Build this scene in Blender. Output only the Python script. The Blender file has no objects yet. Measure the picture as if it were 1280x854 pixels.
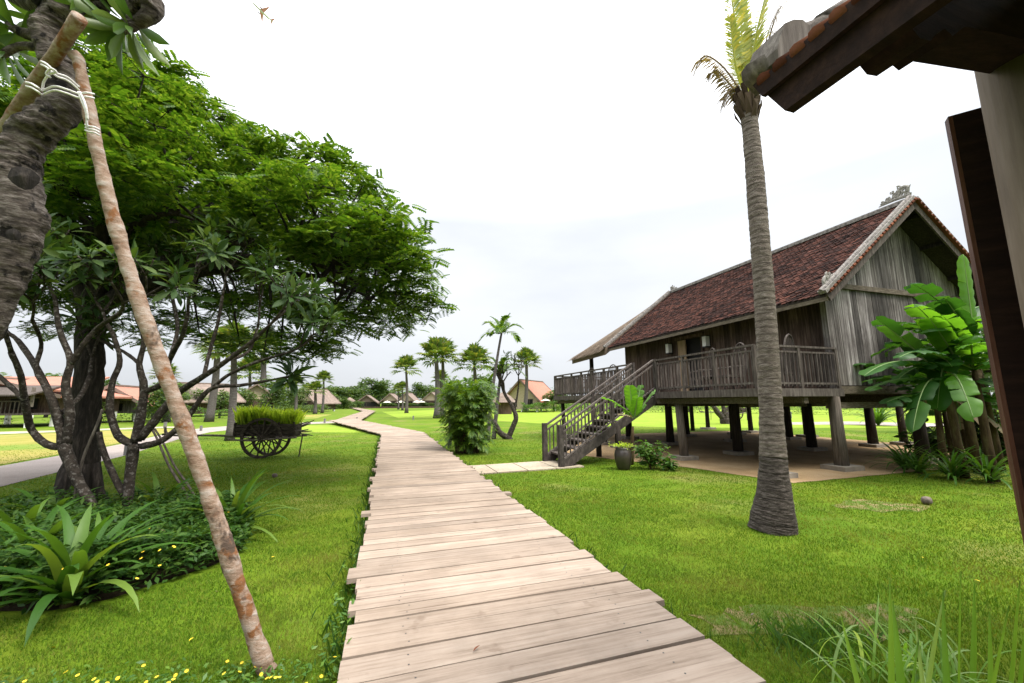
import bpy, math, random
import numpy as np
from mathutils import Vector, Matrix
R = math.radians
rnd = random.Random(7)
rng = np.random.default_rng(11)
S = bpy.context.scene
C = S.collection

# ------------------------------------------------------------------ camera, sky, sun, exposure
FPX, PITCH, ROLL, EYE = 500.0, R(8.64), R(0.4), 1.75
cam_d = bpy.data.cameras.new('camera'); cam = bpy.data.objects.new('camera', cam_d); C.objects.link(cam)
cam_d.sensor_width = 36; cam_d.lens = FPX / 1280 * 36
cam_d.clip_start = 0.05; cam_d.clip_end = 6000
cam.matrix_world = Matrix.Translation((0, 0, EYE)) @ Matrix.Rotation(R(90) + PITCH, 4, 'X') @ Matrix.Rotation(-ROLL, 4, 'Z')
S.camera = cam
SUN_EL, SUN_AZ = R(59), R(118)          # azimuth clockwise from +Y: high, behind and to the right
w = bpy.data.worlds.new('World'); S.world = w; w.use_nodes = True
nt = w.node_tree; nt.nodes.clear()
sky = nt.nodes.new('ShaderNodeTexSky'); sky.sky_type = 'NISHITA'; sky.sun_disc = False
sky.sun_elevation = SUN_EL; sky.sun_rotation = SUN_AZ; sky.air_density = 1.0; sky.dust_density = 3.0
hsv = nt.nodes.new('ShaderNodeHueSaturation'); hsv.inputs['Saturation'].default_value = 0.45
cl = nt.nodes.new('ShaderNodeTexNoise'); cl.inputs['Scale'].default_value = 1.6; cl.inputs['Detail'].default_value = 5
tc = nt.nodes.new('ShaderNodeTexCoord'); mp = nt.nodes.new('ShaderNodeMapping'); mp.inputs['Scale'].default_value = (1, 1, 3)
nt.links.new(tc.outputs['Generated'], mp.inputs['Vector']); nt.links.new(mp.outputs[0], cl.inputs['Vector'])
cr = nt.nodes.new('ShaderNodeValToRGB')
cr.color_ramp.elements[0].position = .32; cr.color_ramp.elements[0].color = (.62, .62, .62, 1)
cr.color_ramp.elements[1].position = .68; cr.color_ramp.elements[1].color = (.95, .95, .95, 1)
nt.links.new(cl.outputs['Fac'], cr.inputs['Fac'])
mx = nt.nodes.new('ShaderNodeMixRGB'); mx.inputs[2].default_value = (7.6, 7.7, 7.9, 1)      # overcast cloud sheet
nt.links.new(cr.outputs['Color'], mx.inputs[0])
nt.links.new(sky.outputs[0], hsv.inputs['Color']); nt.links.new(hsv.outputs[0], mx.inputs[1])
bg = nt.nodes.new('ShaderNodeBackground'); bg.inputs['Strength'].default_value = 0.12
sep = nt.nodes.new('ShaderNodeSeparateXYZ'); nt.links.new(tc.outputs['Generated'], sep.inputs[0])       # overcast: the zenith is about three times as bright as the horizon
ov = nt.nodes.new('ShaderNodeValToRGB'); e_ = ov.color_ramp.elements; e_.new(.42); e_.new(.7)
for k_, (p_, c_) in enumerate(((0, (.305, .312, .32)), (.42, (.365, .373, .382)), (.7, (1.15, 1.15, 1.15)), (1, (1.75, 1.75, 1.75)))): e_[k_].position = p_; e_[k_].color = (*c_, 1)
nt.links.new(sep.outputs[2], ov.inputs['Fac']); mo = nt.nodes.new('ShaderNodeMixRGB'); mo.blend_type = 'MULTIPLY'; mo.inputs[0].default_value = 1
nt.links.new(mx.outputs[0], mo.inputs[1]); nt.links.new(ov.outputs[0], mo.inputs[2]); nt.links.new(mo.outputs[0], bg.inputs['Color'])
wo = nt.nodes.new('ShaderNodeOutputWorld'); nt.links.new(bg.outputs[0], wo.inputs['Surface'])
sl = bpy.data.lights.new('sun', 'SUN'); sl.energy = 1.3; sl.angle = R(20); sl.color = (1, .95, .86)
so = bpy.data.objects.new('sun', sl); C.objects.link(so)
sd = Vector((math.sin(SUN_AZ) * math.cos(SUN_EL), math.cos(SUN_AZ) * math.cos(SUN_EL), math.sin(SUN_EL)))
so.rotation_euler = sd.to_track_quat('Z', 'Y').to_euler(); so.location = (0, 0, 40)
S.view_settings.view_transform = 'Standard'; S.view_settings.look = 'None'
S.view_settings.gamma = 1; S.view_settings.exposure = 1.72
S.cycles.max_bounces = 6; S.cycles.diffuse_bounces = 3; S.cycles.transmission_bounces = 4
S.cycles.transparent_max_bounces = 8

# ------------------------------------------------------------------ placing helpers
def ray(x, y):
    u = (x - 640) / FPX; v = (427 - y) / FPX
    u, v = u * math.cos(ROLL) + v * math.sin(ROLL), v * math.cos(ROLL) - u * math.sin(ROLL)
    return Vector((u, math.cos(PITCH) - v * math.sin(PITCH), math.sin(PITCH) + v * math.cos(PITCH)))
def G(x, y, z=0.0):                      # where the ground (height z) is met
    d = ray(x, y); return Vector((0, 0, EYE)) + d * ((z - EYE) / d.z)
def AY(x, y, Y):                         # the point at distance Y down the view
    d = ray(x, y); return Vector((0, 0, EYE)) + d * (Y / d.y)
def unit(v): v = Vector(v); return v / max(v.length, 1e-9)

# ------------------------------------------------------------------ materials
def newmat(name):
    m = bpy.data.materials.new(name); m.use_nodes = True
    n = m.node_tree.nodes; n.clear()
    o = n.new('ShaderNodeOutputMaterial'); b = n.new('ShaderNodeBsdfPrincipled')
    m.node_tree.links.new(b.outputs[0], o.inputs[0])
    return m, m.node_tree, b, o
def ramp(t, stops, fac):
    r = t.nodes.new('ShaderNodeValToRGB'); e = r.color_ramp.elements
    while len(e) < len(stops): e.new(.5)
    for k, (p, c) in enumerate(stops):
        e[k].position = p; e[k].color = (*c, 1)
    t.links.new(fac, r.inputs['Fac']); return r.outputs['Color']
def noise(t, scale, detail=6, stretch=None, rough=.6, coord='Object', seed_from_island=False, rot=0):
    tc = t.nodes.new('ShaderNodeTexCoord'); n = t.nodes.new('ShaderNodeTexNoise')
    n.inputs['Scale'].default_value = scale; n.inputs['Detail'].default_value = detail; n.inputs['Roughness'].default_value = rough
    src = tc.outputs[coord]
    if seed_from_island:
        g = t.nodes.new('ShaderNodeNewGeometry'); a = t.nodes.new('ShaderNodeVectorMath'); a.operation = 'ADD'
        ml = t.nodes.new('ShaderNodeMath'); ml.operation = 'MULTIPLY'; ml.inputs[1].default_value = 37
        t.links.new(g.outputs['Random Per Island'], ml.inputs[0]); t.links.new(src, a.inputs[0]); t.links.new(ml.outputs[0], a.inputs[1]); src = a.outputs[0]
    if rot:
        vr = t.nodes.new('ShaderNodeVectorRotate'); vr.rotation_type = 'Z_AXIS'; vr.inputs['Angle'].default_value = rot; t.links.new(src, vr.inputs['Vector']); src = vr.outputs[0]
    if stretch:
        m = t.nodes.new('ShaderNodeMapping'); m.inputs['Scale'].default_value = stretch
        t.links.new(src, m.inputs['Vector']); src = m.outputs[0]
    t.links.new(src, n.inputs['Vector']); return n.outputs['Fac']
def island(t): return t.nodes.new('ShaderNodeNewGeometry').outputs['Random Per Island']
def mixc(t, kind, fac, a, b):
    m = t.nodes.new('ShaderNodeMixRGB'); m.blend_type = kind
    for k, v in ((0, fac), (1, a), (2, b)):
        if isinstance(v, (int, float)): m.inputs[k].default_value = v
        elif isinstance(v, tuple): m.inputs[k].default_value = (*v, 1)
        else: t.links.new(v, m.inputs[k])
    return m.outputs[0]
def bump(t, b, h, strength, dist=.02):
    n = t.nodes.new('ShaderNodeBump'); n.inputs['Strength'].default_value = strength; n.inputs['Distance'].default_value = dist
    t.links.new(h, n.inputs['Height']); t.links.new(n.outputs[0], b.inputs['Normal'])
def leafmat(name, c1, c2, c3=None, tr=.35, rough=.45, spec=.3):
    m, t, b, o = newmat(name)
    col = ramp(t, [(0, c1), (.6, c2), (1, c3 or c2)], island(t))
    col = mixc(t, 'MULTIPLY', .5, col, ramp(t, [(.3, (.6, .62, .6)), (.7, (1.25, 1.2, 1.1))], noise(t, 1.7, 3)))
    t.links.new(col, b.inputs['Base Color']); b.inputs['Roughness'].default_value = rough; b.inputs['Specular IOR Level'].default_value = spec
    tl = t.nodes.new('ShaderNodeBsdfTranslucent'); ms = t.nodes.new('ShaderNodeMixShader'); ms.inputs[0].default_value = tr
    t.links.new(mixc(t, 'MULTIPLY', 1, col, (1.7, 1.6, .6)), tl.inputs['Color'])
    t.links.new(b.outputs[0], ms.inputs[1]); t.links.new(tl.outputs[0], ms.inputs[2]); t.links.new(ms.outputs[0], o.inputs[0])
    return m
def woodmat(name, dark, mid, light, stretch=(9, 9, .5), scale=3, var=.5, rough=.85, knots=.0, bstr=.5, stain=.0, rot=0, cracks=0):
    m, t, b, o = newmat(name)
    f = noise(t, scale, 8, stretch, .68, seed_from_island=True, rot=rot)
    col = ramp(t, [(.28, dark), (.5, mid), (.72, light)], f)
    iv = ramp(t, [(0, (1 - var,) * 3), (.5, (1, .98, .95)), (1, (1 + var * .7,) * 3)], island(t))
    col = mixc(t, 'MULTIPLY', 1, col, iv)
    if stain:
        col = mixc(t, 'MULTIPLY', stain, col, ramp(t, [(.36, (.25, .23, .22)), (.55, (1, 1, 1))], noise(t, 1.1, 6, (1, 1, .45), .7)))
    if cracks:
        ck = noise(t, 2.2, 4, (.35, 26, 26), .6, seed_from_island=True, rot=rot); col = mixc(t, 'MULTIPLY', cracks, col, ramp(t, [(.30, (.28, .22, .18)), (.345, (1, 1, 1))], ck))
        col = mixc(t, 'MULTIPLY', .55, col, ramp(t, [(.35, (.62, .6, .58)), (.6, (1.06, 1.05, 1.03))], noise(t, 1.3, 7, None, .65)))
    if knots:
        v = noise(t, 5, 3, (1.0, 1.0, 1.0), .5); col = mixc(t, 'MULTIPLY', knots, col, ramp(t, [(.24, (.4, .32, .28)), (.34, (1, 1, 1))], v))
    t.links.new(col, b.inputs['Base Color']); b.inputs['Roughness'].default_value = rough; b.inputs['Specular IOR Level'].default_value = .15
    bump(t, b, f, bstr, .01); return m
def plain(name, c, rough=.7, sc=8, var=.25, metal=0):
    m, t, b, o = newmat(name)
    f = noise(t, sc, 6)
    col = mixc(t, 'MULTIPLY', 1, c, ramp(t, [(.3, (1 - var,) * 3), (.7, (1 + var,) * 3)], f))
    t.links.new(col, b.inputs['Base Color']); b.inputs['Roughness'].default_value = rough; b.inputs['Metallic'].default_value = metal
    bump(t, b, f, .3, .01); return m
def barkmat(name, dark, mid, light, stretch=(1, 1, 5), scale=6, rings=0, spots=None, bs=.8):
    m, t, b, o = newmat(name)
    f = noise(t, scale, 8, stretch, .7)
    col = ramp(t, [(.3, dark), (.5, mid), (.68, light)], f)
    h = f
    if rings:
        tc = t.nodes.new('ShaderNodeTexCoord'); wv = t.nodes.new('ShaderNodeTexWave'); wv.bands_direction = 'Z'
        wv.inputs['Scale'].default_value = rings; wv.inputs['Distortion'].default_value = 1.6; wv.inputs['Detail'].default_value = 3; wv.inputs['Detail Scale'].default_value = 2
        t.links.new(tc.outputs['Object'], wv.inputs['Vector'])
        col = mixc(t, 'MULTIPLY', .6, col, ramp(t, [(.02, (.3, .28, .26)), (.16, (1, 1, 1))], wv.outputs['Fac'])); h = f
    if spots:
        col = mixc(t, 'MIX', ramp(t, [(.55, (0, 0, 0)), (.62, (1, 1, 1))], noise(t, spots[0], 5)), col, spots[1])
        if len(spots) > 2: col = mixc(t, 'MIX', ramp(t, [(.6, (0, 0, 0)), (.66, (1, 1, 1))], noise(t, spots[0] * .6, 4, (1.1, 1.3, .9))), col, spots[2])
    t.links.new(col, b.inputs['Base Color']); b.inputs['Roughness'].default_value = .9; b.inputs['Specular IOR Level'].default_value = .2
    bump(t, b, h, bs, .03); return m

M = {}
M['rain_leaf'] = leafmat('rain_tree_leaf', (.028, .076, .008), (.058, .125, .012), (.13, .20, .03), .42, .5, .2)
M['frangi_leaf'] = leafmat('frangipani_leaf', (.018, .044, .012), (.036, .075, .018), (.075, .118, .026), .3, .55, .2)
M['frangi_leaf_near'] = leafmat('broad_glossy_leaf', (.05, .11, .02), (.08, .15, .03), (.12, .18, .03), .4, .35, .4)
M['banana_leaf'] = leafmat('banana_leaf', (.02, .07, .012), (.033, .105, .017), (.06, .15, .02), .4, .5, .3)
M['banana_young'] = leafmat('banana_young_leaf', (.07, .19, .018), (.095, .235, .022), None, .5, .4, .4)
M['palm_boot'] = leafmat('palm_leaf_base', (.022, .014, .009), (.05, .034, .023), (.09, .065, .045), .05, .95, .1)
M['banana_rib'] = plain('banana_midrib', (.16, .24, .07), .5, 8, .1)
M['banana_stem'] = barkmat('banana_stem', (.02, .013, .008), (.06, .038, .018), (.10, .085, .035), (3, 3, .6), 4, 0, None, .4)
M['strap_leaf'] = leafmat('strap_leaf', (.03, .085, .012), (.06, .145, .02), (.13, .20, .035), .35, .45, .25)
M['bed_leaf'] = leafmat('groundcover_leaf', (.018, .055, .009), (.036, .09, .013), (.07, .13, .018), .3, .55, .2)
M['shrub_leaf'] = leafmat('shrub_leaf', (.045, .11, .02), (.07, .16, .025), (.13, .22, .03), .35, .45)
M['bamboo_leaf'] = leafmat('bamboo_palm_leaf', (.04, .10, .012), (.075, .15, .016), (.14, .21, .02), .4, .5)
M['coco_leaf'] = leafmat('coconut_leaf', (.15, .22, .005), (.30, .33, .01), (.48, .42, .02), .38, .5)
M['dry_leaf'] = leafmat('dry_frond', (.16, .11, .07), (.24, .18, .12), (.30, .24, .16), .2, .9)
M['fan_leaf'] = leafmat('fan_palm_leaf', (.05, .10, .02), (.09, .15, .03), (.20, .21, .05), .3, .5)
M['tree_leaf'] = leafmat('far_tree_leaf', (.06, .11, .03), (.09, .15, .045), (.14, .2, .06), .35, .6)
M['tree_leaf_dark'] = leafmat('far_tree_dark_leaf', (.035, .08, .02), (.06, .11, .025), (.10, .15, .03), .35, .6)
M['reed'] = leafmat('reed_leaf', (.13, .27, .04), (.19, .34, .06), (.33, .44, .2), .5, .5)
M['rice'] = leafmat('rice_seedling', (.24, .36, .03), (.33, .46, .045), (.45, .54, .1), .5, .5)
M['blade'] = leafmat('lawn_blade', (.06, .145, .005), (.108, .195, .008), (.21, .215, .03), .42, .6, .12)
def blade_mat():
    m, t, b, o = newmat('lawn_blade')
    col = ramp(t, [(0, (.052, .126, .009)), (.6, (.10, .174, .014)), (1, (.19, .20, .04))], island(t))
    col = mixc(t, 'MIX', ramp(t, [(.50, (0, 0, 0)), (.72, (.85, .85, .85))], noise(t, .75, 8, None, .7)), col, (.20, .17, .05))       # thin straw coloured areas
    col = mixc(t, 'MULTIPLY', .8, col, ramp(t, [(.36, (.55, .72, .55)), (.6, (1.15, 1.1, 1.1))], noise(t, 2.6, 6, None, .65)))      # clumps of a darker grass
    t.links.new(col, b.inputs['Base Color']); b.inputs['Roughness'].default_value = .65; b.inputs['Specular IOR Level'].default_value = .1
    tl = t.nodes.new('ShaderNodeBsdfTranslucent'); ms = t.nodes.new('ShaderNodeMixShader'); ms.inputs[0].default_value = .4
    t.links.new(mixc(t, 'MULTIPLY', 1, col, (1.6, 1.5, .6)), tl.inputs['Color']); t.links.new(b.outputs[0], ms.inputs[1]); t.links.new(tl.outputs[0], ms.inputs[2]); t.links.new(ms.outputs[0], o.inputs[0])
    return m
M['blade'] = blade_mat()
M['thatch'] = leafmat('thatch_straw', (.085, .062, .045), (.145, .11, .082), (.24, .19, .145), .05, .95, .1)
M['flower'] = plain('yellow_petal', (.70, .5, .02), .6, 20, .1)
M['deck_wood'] = woodmat('boardwalk_plank', (.19, .146, .112), (.292, .233, .186), (.34, .283, .232), (.7, 14, 14), 2.2, .17, .9, .5, .3, 0, -R(17.5), .8)
M['deck_dark'] = woodmat('boardwalk_bearer', (.03, .022, .018), (.06, .045, .035), (.10, .08, .06), (.5, 9, 9), 3, .3)
M['gable_wood'] = woodmat('weathered_gable_board', (.024, .02, .018), (.135, .122, .114), (.38, .36, .345), (10, 10, .32), 2.0, .8, .9, 0, .5, .8)
M['wall_wood'] = woodmat('brown_wall_board', (.022, .014, .011), (.075, .05, .038), (.17, .125, .10), (8, 8, .5), 2.4, .5, .85, 0, .5, .4)
M['rail_wood'] = woodmat('grey_rail_wood', (.03, .024, .021), (.075, .062, .055), (.145, .127, .113), (6, 6, 1), 3, .35)
M['stair_wood'] = woodmat('dark_stair_wood', (.022, .018, .017), (.05, .042, .038), (.10, .086, .078), (4, 4, 2), 3, .3)
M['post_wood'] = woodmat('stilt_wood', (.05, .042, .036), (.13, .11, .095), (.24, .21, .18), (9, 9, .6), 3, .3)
M['post_shaded'] = woodmat('shaded_stilt_wood', (.012, .01, .009), (.03, .024, .02), (.06, .05, .04), (9, 9, .6), 3, .3)  # darker copy of the stilt wood; shade under floors and roofs put into its colour
M['beam_wood'] = woodmat('beam_wood', (.04, .03, .022), (.10, .082, .062), (.19, .165, .13), (2, 9, 9), 3, .25)
M['eave_wood'] = woodmat('pale_eave_wood', (.06, .047, .033), (.115, .096, .07), (.17, .145, .112), (2, 2, 9), 3, .2)
M['door_wood'] = woodmat('pale_door_wood', (.17, .115, .065), (.28, .2, .125), (.36, .27, .18), (9, 9, .6), 3, .2)
M['red_wood'] = woodmat('dark_red_wood', (.03, .012, .008), (.075, .032, .02), (.12, .06, .042), (6, 6, .6), 3, .2, .5)
M['brown_wood'] = woodmat('dark_brown_wood', (.006, .003, .002), (.014, .0065, .0045), (.028, .014, .009), (1, 6, 6), 3, .25, .85)
M['column_wood'] = woodmat('pale_column_wood', (.06, .044, .029), (.128, .099, .069), (.185, .152, .114), (3, 3, .35), 2, .05, .8, .3, .3)
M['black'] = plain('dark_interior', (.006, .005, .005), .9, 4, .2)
M['cart_wood'] = woodmat('cart_wood', (.018, .014, .011), (.05, .04, .033), (.13, .11, .09), (2, 8, 8), 3, .4)
M['cap'] = plain('grey_mortar', (.17, .155, .14), .95, 14, .75)
M['cap_dark'] = woodmat('weathered_verge_mortar', (.05, .043, .037), (.12, .105, .092), (.23, .21, .19), (14, 14, 1.2), 2, .1, .95, 0, .6, .5)
M['carved'] = plain('carved_grey_mortar', (.26, .245, .22), .95, 22, .5)
M['pad'] = plain('concrete_pad', (.22, .19, .15), .9, 5, .3)
M['jar'] = plain('dark_glazed_jar', (.035, .027, .022), .3, 6, .4)
M['stone'] = plain('coconut_husk', (.12, .095, .075), .95, 18, .5)
M['bollard'] = plain('grey_bollard', (.16, .155, .15), .8, 12, .2)
M['metal'] = plain('black_metal', (.02, .02, .02), .45, 12, .1)
M['glass_lamp'] = plain('frosted_lamp_glass', (.62, .6, .56), .35, 5, .06)
M['white'] = plain('white_paint', (.75, .74, .70), .6, 8, .1)
M['red_paint'] = plain('red_paint', (.8, .32, .4), .4, 3, .05)
M['rope'] = plain('white_rope', (.6, .585, .57), .9, 60, .25)
M['cushion'] = plain('dark_wicker', (.05, .035, .026), .8, 40, .5)
M['canvas'] = plain('cream_canvas', (.72, .68, .58), .8, 6, .1)
M['cream_wall'] = plain('cream_gable', (.42, .34, .24), .85, 4, .2)
M['coco_bark'] = barkmat('coconut_bark', (.055, .043, .034), (.13, .107, .086), (.205, .178, .15), (1.3, 1.3, 3), 8, 2.9, None, 1)
M['coco_base'] = barkmat('coconut_root_bark', (.026, .021, .017), (.07, .057, .047), (.13, .112, .096), (1.5, 1.5, 4), 9, 2.9, None, 1)
M['frangi_bark'] = barkmat('frangipani_bark', (.016, .0125, .01), (.13, .106, .087), (.37, .33, .285), (1.0, 1.0, 3.6), 11, 0, (9, (.014, .011, .009)), 2.2)
M['dark_bark'] = barkmat('dark_furrowed_bark', (.005, .004, .0035), (.018, .0145, .012), (.055, .045, .036), (3, 3, .5), 6, 0, None, 1)
M['lichen_bark'] = barkmat('lichened_bark', (.012, .010, .008), (.034, .027, .021), (.075, .06, .048), (1, 1, 1.4), 9, 0, (22, (.12, .108, .095)), .9)
M['prop_bark'] = barkmat('peeling_pole_bark', (.11, .055, .03), (.26, .185, .135), (.37, .325, .285), (1, 1, 2.2), 9, 0, (7, (.17, .075, .03), (.075, .052, .038)), .7)
M['palm_bark'] = barkmat('palm_bark', (.05, .043, .04), (.105, .092, .088), (.16, .145, .14), (1, 1, 4), 7, 4, None, .5)

def tile_mat(name, a, b_, c):
    m, t, b, o = newmat(name)
    col = ramp(t, [(0, a), (.45, b_), (.8, c), (1, (c[0] * 1.25, c[1] * 1.2, c[2] * 1.15))], island(t))
    col = mixc(t, 'MULTIPLY', .8, col, ramp(t, [(.35, (.45, .42, .42)), (.62, (1.15, 1.1, 1.08))], noise(t, .9, 6)))
    t.links.new(col, b.inputs['Base Color']); b.inputs['Roughness'].default_value = .95; b.inputs['Specular IOR Level'].default_value = .08
    bump(t, b, noise(t, 30, 3), .3, .01); return m
M['tile'] = tile_mat('red_brown_tile', (.016, .0085, .0068), (.039, .0175, .013), (.073, .031, .0225))
M['tile_bright'] = tile_mat('orange_tile', (.075, .028, .016), (.12, .043, .024), (.18, .072, .04))
M['tile_far'] = plain('far_terracotta_roof', (.33, .135, .09), .8, 3, .2)
M['tile_brown'] = plain('far_brown_roof', (.17, .125, .10), .85, 2, .3)

def ground_mat(name, stops, brown, patch=(.44, .56), bscale=.35, rough=.95, fine=90):
    m, t, b, o = newmat(name)
    col = ramp(t, stops, noise(t, .55, 8, None, .65))
    col = mixc(t, 'MULTIPLY', .6, col, ramp(t, [(.3, (.62, .66, .6)), (.7, (1.3, 1.25, 1.2))], noise(t, fine, 4)))
    if brown:
        col = mixc(t, 'MIX', ramp(t, [(patch[0], (0, 0, 0)), (patch[1], (1, 1, 1))], noise(t, bscale, 9, None, .62)), col, brown)
    t.links.new(col, b.inputs['Base Color']); b.inputs['Roughness'].default_value = rough; b.inputs['Specular IOR Level'].default_value = .1
    bump(t, b, noise(t, fine, 5), .5, .03); return m
M['lawn'] = ground_mat('mown_lawn', [(.3, (.058, .12, .005)), (.5, (.09, .15, .008)), (.7, (.13, .17, .013))], (.17, .15, .05), (.53, .72), .33)
M['field'] = ground_mat('dry_field', [(.3, (.17, .18, .03)), (.5, (.24, .215, .055)), (.7, (.30, .24, .085))], (.13, .19, .03), (.52, .62), .2, fine=20)
M['paddy'] = ground_mat('rice_field', [(.3, (.14, .22, .02)), (.5, (.18, .26, .025)), (.7, (.23, .28, .04))], None, fine=25)
M['bare'] = ground_mat('worn_lawn', [(.3, (.10, .09, .03)), (.5, (.19, .15, .07)), (.7, (.26, .2, .11))], (.08, .13, .02), (.44, .54), 4.5)
M['gravel'] = ground_mat('pea_gravel', [(.3, (.19, .125, .065)), (.5, (.29, .2, .11)), (.7, (.38, .28, .17))], None, fine=70)
M['road'] = ground_mat('grey_road', [(.3, (.24, .2, .185)), (.5, (.285, .245, .23)), (.7, (.32, .28, .265))], None, fine=40)
M['slab'] = ground_mat('stone_path', [(.3, (.27, .22, .165)), (.5, (.34, .285, .22)), (.7, (.39, .335, .27))], None, fine=15)
M['soil'] = ground_mat('bed_soil', [(.3, (.012, .009, .005)), (.5, (.024, .018, .01)), (.7, (.04, .03, .018))], None, fine=30)

# ------------------------------------------------------------------ objects and mesh helpers
def tag(o, label, cat, group=None, kind=None):
    o['label'] = label; o['category'] = cat
    if group: o['group'] = group
    if kind: o['kind'] = kind
    return o
def thing(name, label, cat, loc=(0, 0, 0), rz=0, group=None, kind=None):
    o = bpy.data.objects.new(name, None); C.objects.link(o)
    o.location = loc; o.rotation_euler = (0, 0, rz); o.empty_display_size = .2
    return tag(o, label, cat, group, kind)
def fastmesh(name, V, F, mat, parent=None, smooth=False):
    me = bpy.data.meshes.new(name); V = np.asarray(V, np.float32); F = np.asarray(F, np.int32)
    k = F.shape[1]; me.vertices.add(len(V)); me.vertices.foreach_set('co', V.ravel())
    me.loops.add(F.size); me.loops.foreach_set('vertex_index', F.ravel())
    me.polygons.add(len(F)); me.polygons.foreach_set('loop_start', np.arange(0, F.size, k, dtype=np.int32))
    if smooth: me.polygons.foreach_set('use_smooth', np.ones(len(F), bool))
    me.update(calc_edges=True); me.materials.append(M[mat])
    o = bpy.data.objects.new(name, me); C.objects.link(o)
    if parent: o.parent = parent
    return o
class MB:
    def __init__(s): s.v = []; s.f = []
    def add(s, vs, fs):
        n = len(s.v); s.v += [tuple(v) for v in vs]; s.f += [tuple(i + n for i in f) for f in fs]; return s
    def hexa(s, p):   # 8 points: bottom 4 ccw, top 4 ccw
        return s.add(p, [(3, 2, 1, 0), (4, 5, 6, 7), (0, 1, 5, 4), (1, 2, 6, 5), (2, 3, 7, 6), (3, 0, 4, 7)])
    def box(s, c, d, rz=0):
        cx, cy, cz = c; a, b, h = d[0] / 2, d[1] / 2, d[2] / 2; co, si = math.cos(rz), math.sin(rz)
        return s.hexa([(cx + x * co - y * si, cy + x * si + y * co, cz + z) for z in (-h, h) for x, y in ((-a, -b), (a, -b), (a, b), (-a, b))])
    def beam(s, p, q, w, h, up=(0, 0, 1)):   # rectangular bar from p to q
        p, q = Vector(p), Vector(q); d = unit(q - p); u = Vector(up)
        x = d.cross(u); x = unit(x) if x.length > 1e-4 else Vector((1, 0, 0)); u = unit(x.cross(d))
        return s.hexa([e + x * a * w / 2 + u * b * h / 2 for e, in ((p,), (q,)) for a, b in ((-1, -1), (1, -1), (1, 1), (-1, 1))])
    def tube(s, pts, rad, n=8, caps=True, jit=0):
        pts = [Vector(p) for p in pts]
        if not hasattr(rad, '__len__'): rad = [rad] * len(pts)
        rings = []; x = None
        for i, p in enumerate(pts):
            d = unit(pts[min(i + 1, len(pts) - 1)] - pts[max(i - 1, 0)])
            if x is None: x = d.orthogonal().normalized()
            x = unit(x - d * x.dot(d)); y = d.cross(x)
            rings.append([p + (x * math.cos(2 * math.pi * k / n) + y * math.sin(2 * math.pi * k / n)) * rad[i] * (1 + (rnd.uniform(-jit, jit) if jit else 0)) for k in range(n)])
        vs = [v for r in rings for v in r]; fs = []
        for i in range(len(pts) - 1):
            for k in range(n):
                a = i * n + k; b = i * n + (k + 1) % n; fs.append((a, b, b + n, a + n))
        if caps: fs.append(tuple(range(n - 1, -1, -1))); fs.append(tuple(range((len(pts) - 1) * n, len(pts) * n)))
        return s.add(vs, fs)
    def lathe(s, prof, c=(0, 0, 0), n=20):
        vs = [(c[0] + r * math.cos(2 * math.pi * k / n), c[1] + r * math.sin(2 * math.pi * k / n), c[2] + z) for r, z in prof for k in range(n)]
        fs = [(i * n + k, i * n + (k + 1) % n, (i + 1) * n + (k + 1) % n, (i + 1) * n + k) for i in range(len(prof) - 1) for k in range(n)]
        fs.append(tuple(range(n - 1, -1, -1))); fs.append(tuple(range((len(prof) - 1) * n, len(prof) * n)))
        return s.add(vs, fs)
    def prism(s, poly, z0, z1):   # horizontal polygon extruded in z
        n = len(poly); vs = [(p[0], p[1], z0) for p in poly] + [(p[0], p[1], z1) for p in poly]
        fs = [tuple(range(n - 1, -1, -1)), tuple(range(n, 2 * n))] + [(i, (i + 1) % n, (i + 1) % n + n, i + n) for i in range(n)]
        return s.add(vs, fs)
    def ext(s, poly, off):        # any planar polygon extruded by a vector
        n = len(poly); off = Vector(off); vs = [Vector(p) for p in poly] + [Vector(p) + off for p in poly]
        return s.add(vs, [tuple(range(n - 1, -1, -1)), tuple(range(n, 2 * n))] + [(i, (i + 1) % n, (i + 1) % n + n, i + n) for i in range(n)])
    def build(s, name, mat, parent=None, smooth=False):
        me = bpy.data.meshes.new(name); me.from_pydata(s.v, [], s.f); me.materials.append(M[mat])
        if smooth:
            me.polygons.foreach_set('use_smooth', [True] * len(me.polygons))
        me.update(); o = bpy.data.objects.new(name, me); C.objects.link(o)
        if parent: o.parent = parent
        return o
from mathutils import noise as mnoise
def roughen(o, amp, sc, squash=(1, 1, 1), lumps=0):
    me = o.data; off = Vector((rnd.random() * 9, rnd.random() * 9, rnd.random() * 9)); nr = [v.normal.copy() for v in me.vertices]
    for v, n_ in zip(me.vertices, nr):
        p = Vector((v.co.x * squash[0], v.co.y * squash[1], v.co.z * squash[2])) * sc + off
        h = mnoise.noise(p) + .55 * mnoise.noise(p * 2.3) + .3 * mnoise.noise(p * 5.1)
        if lumps: h += 1.3 * max(0, mnoise.noise(p * .45) - .15) * lumps
        v.co += n_ * h * amp
    me.update(); return o
def copy_tree(o, parent=None):
    c = o.copy(); C.objects.link(c)
    if parent: c.parent = parent
    for ch in list(o.children): copy_tree(ch, c)
    return c
def bez(p, c, q, n):
    p, c, q = Vector(p), Vector(c), Vector(q)
    return [p * (1 - t) ** 2 + c * 2 * t * (1 - t) + q * t * t for t in (i / n for i in range(n + 1))]
def smoothpts(pts, n=4):       # Catmull-Rom through points
    pts = [Vector(p) for p in pts]; out = []
    for i in range(len(pts) - 1):
        a, b, c, d = pts[max(i - 1, 0)], pts[i], pts[i + 1], pts[min(i + 2, len(pts) - 1)]
        for k in range(n):
            t = k / n; out.append(.5 * ((2 * b) + (c - a) * t + (2 * a - 5 * b + 4 * c - d) * t * t + (3 * b - a - 3 * c + d) * t ** 3))
    out.append(pts[-1]); return out
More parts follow.
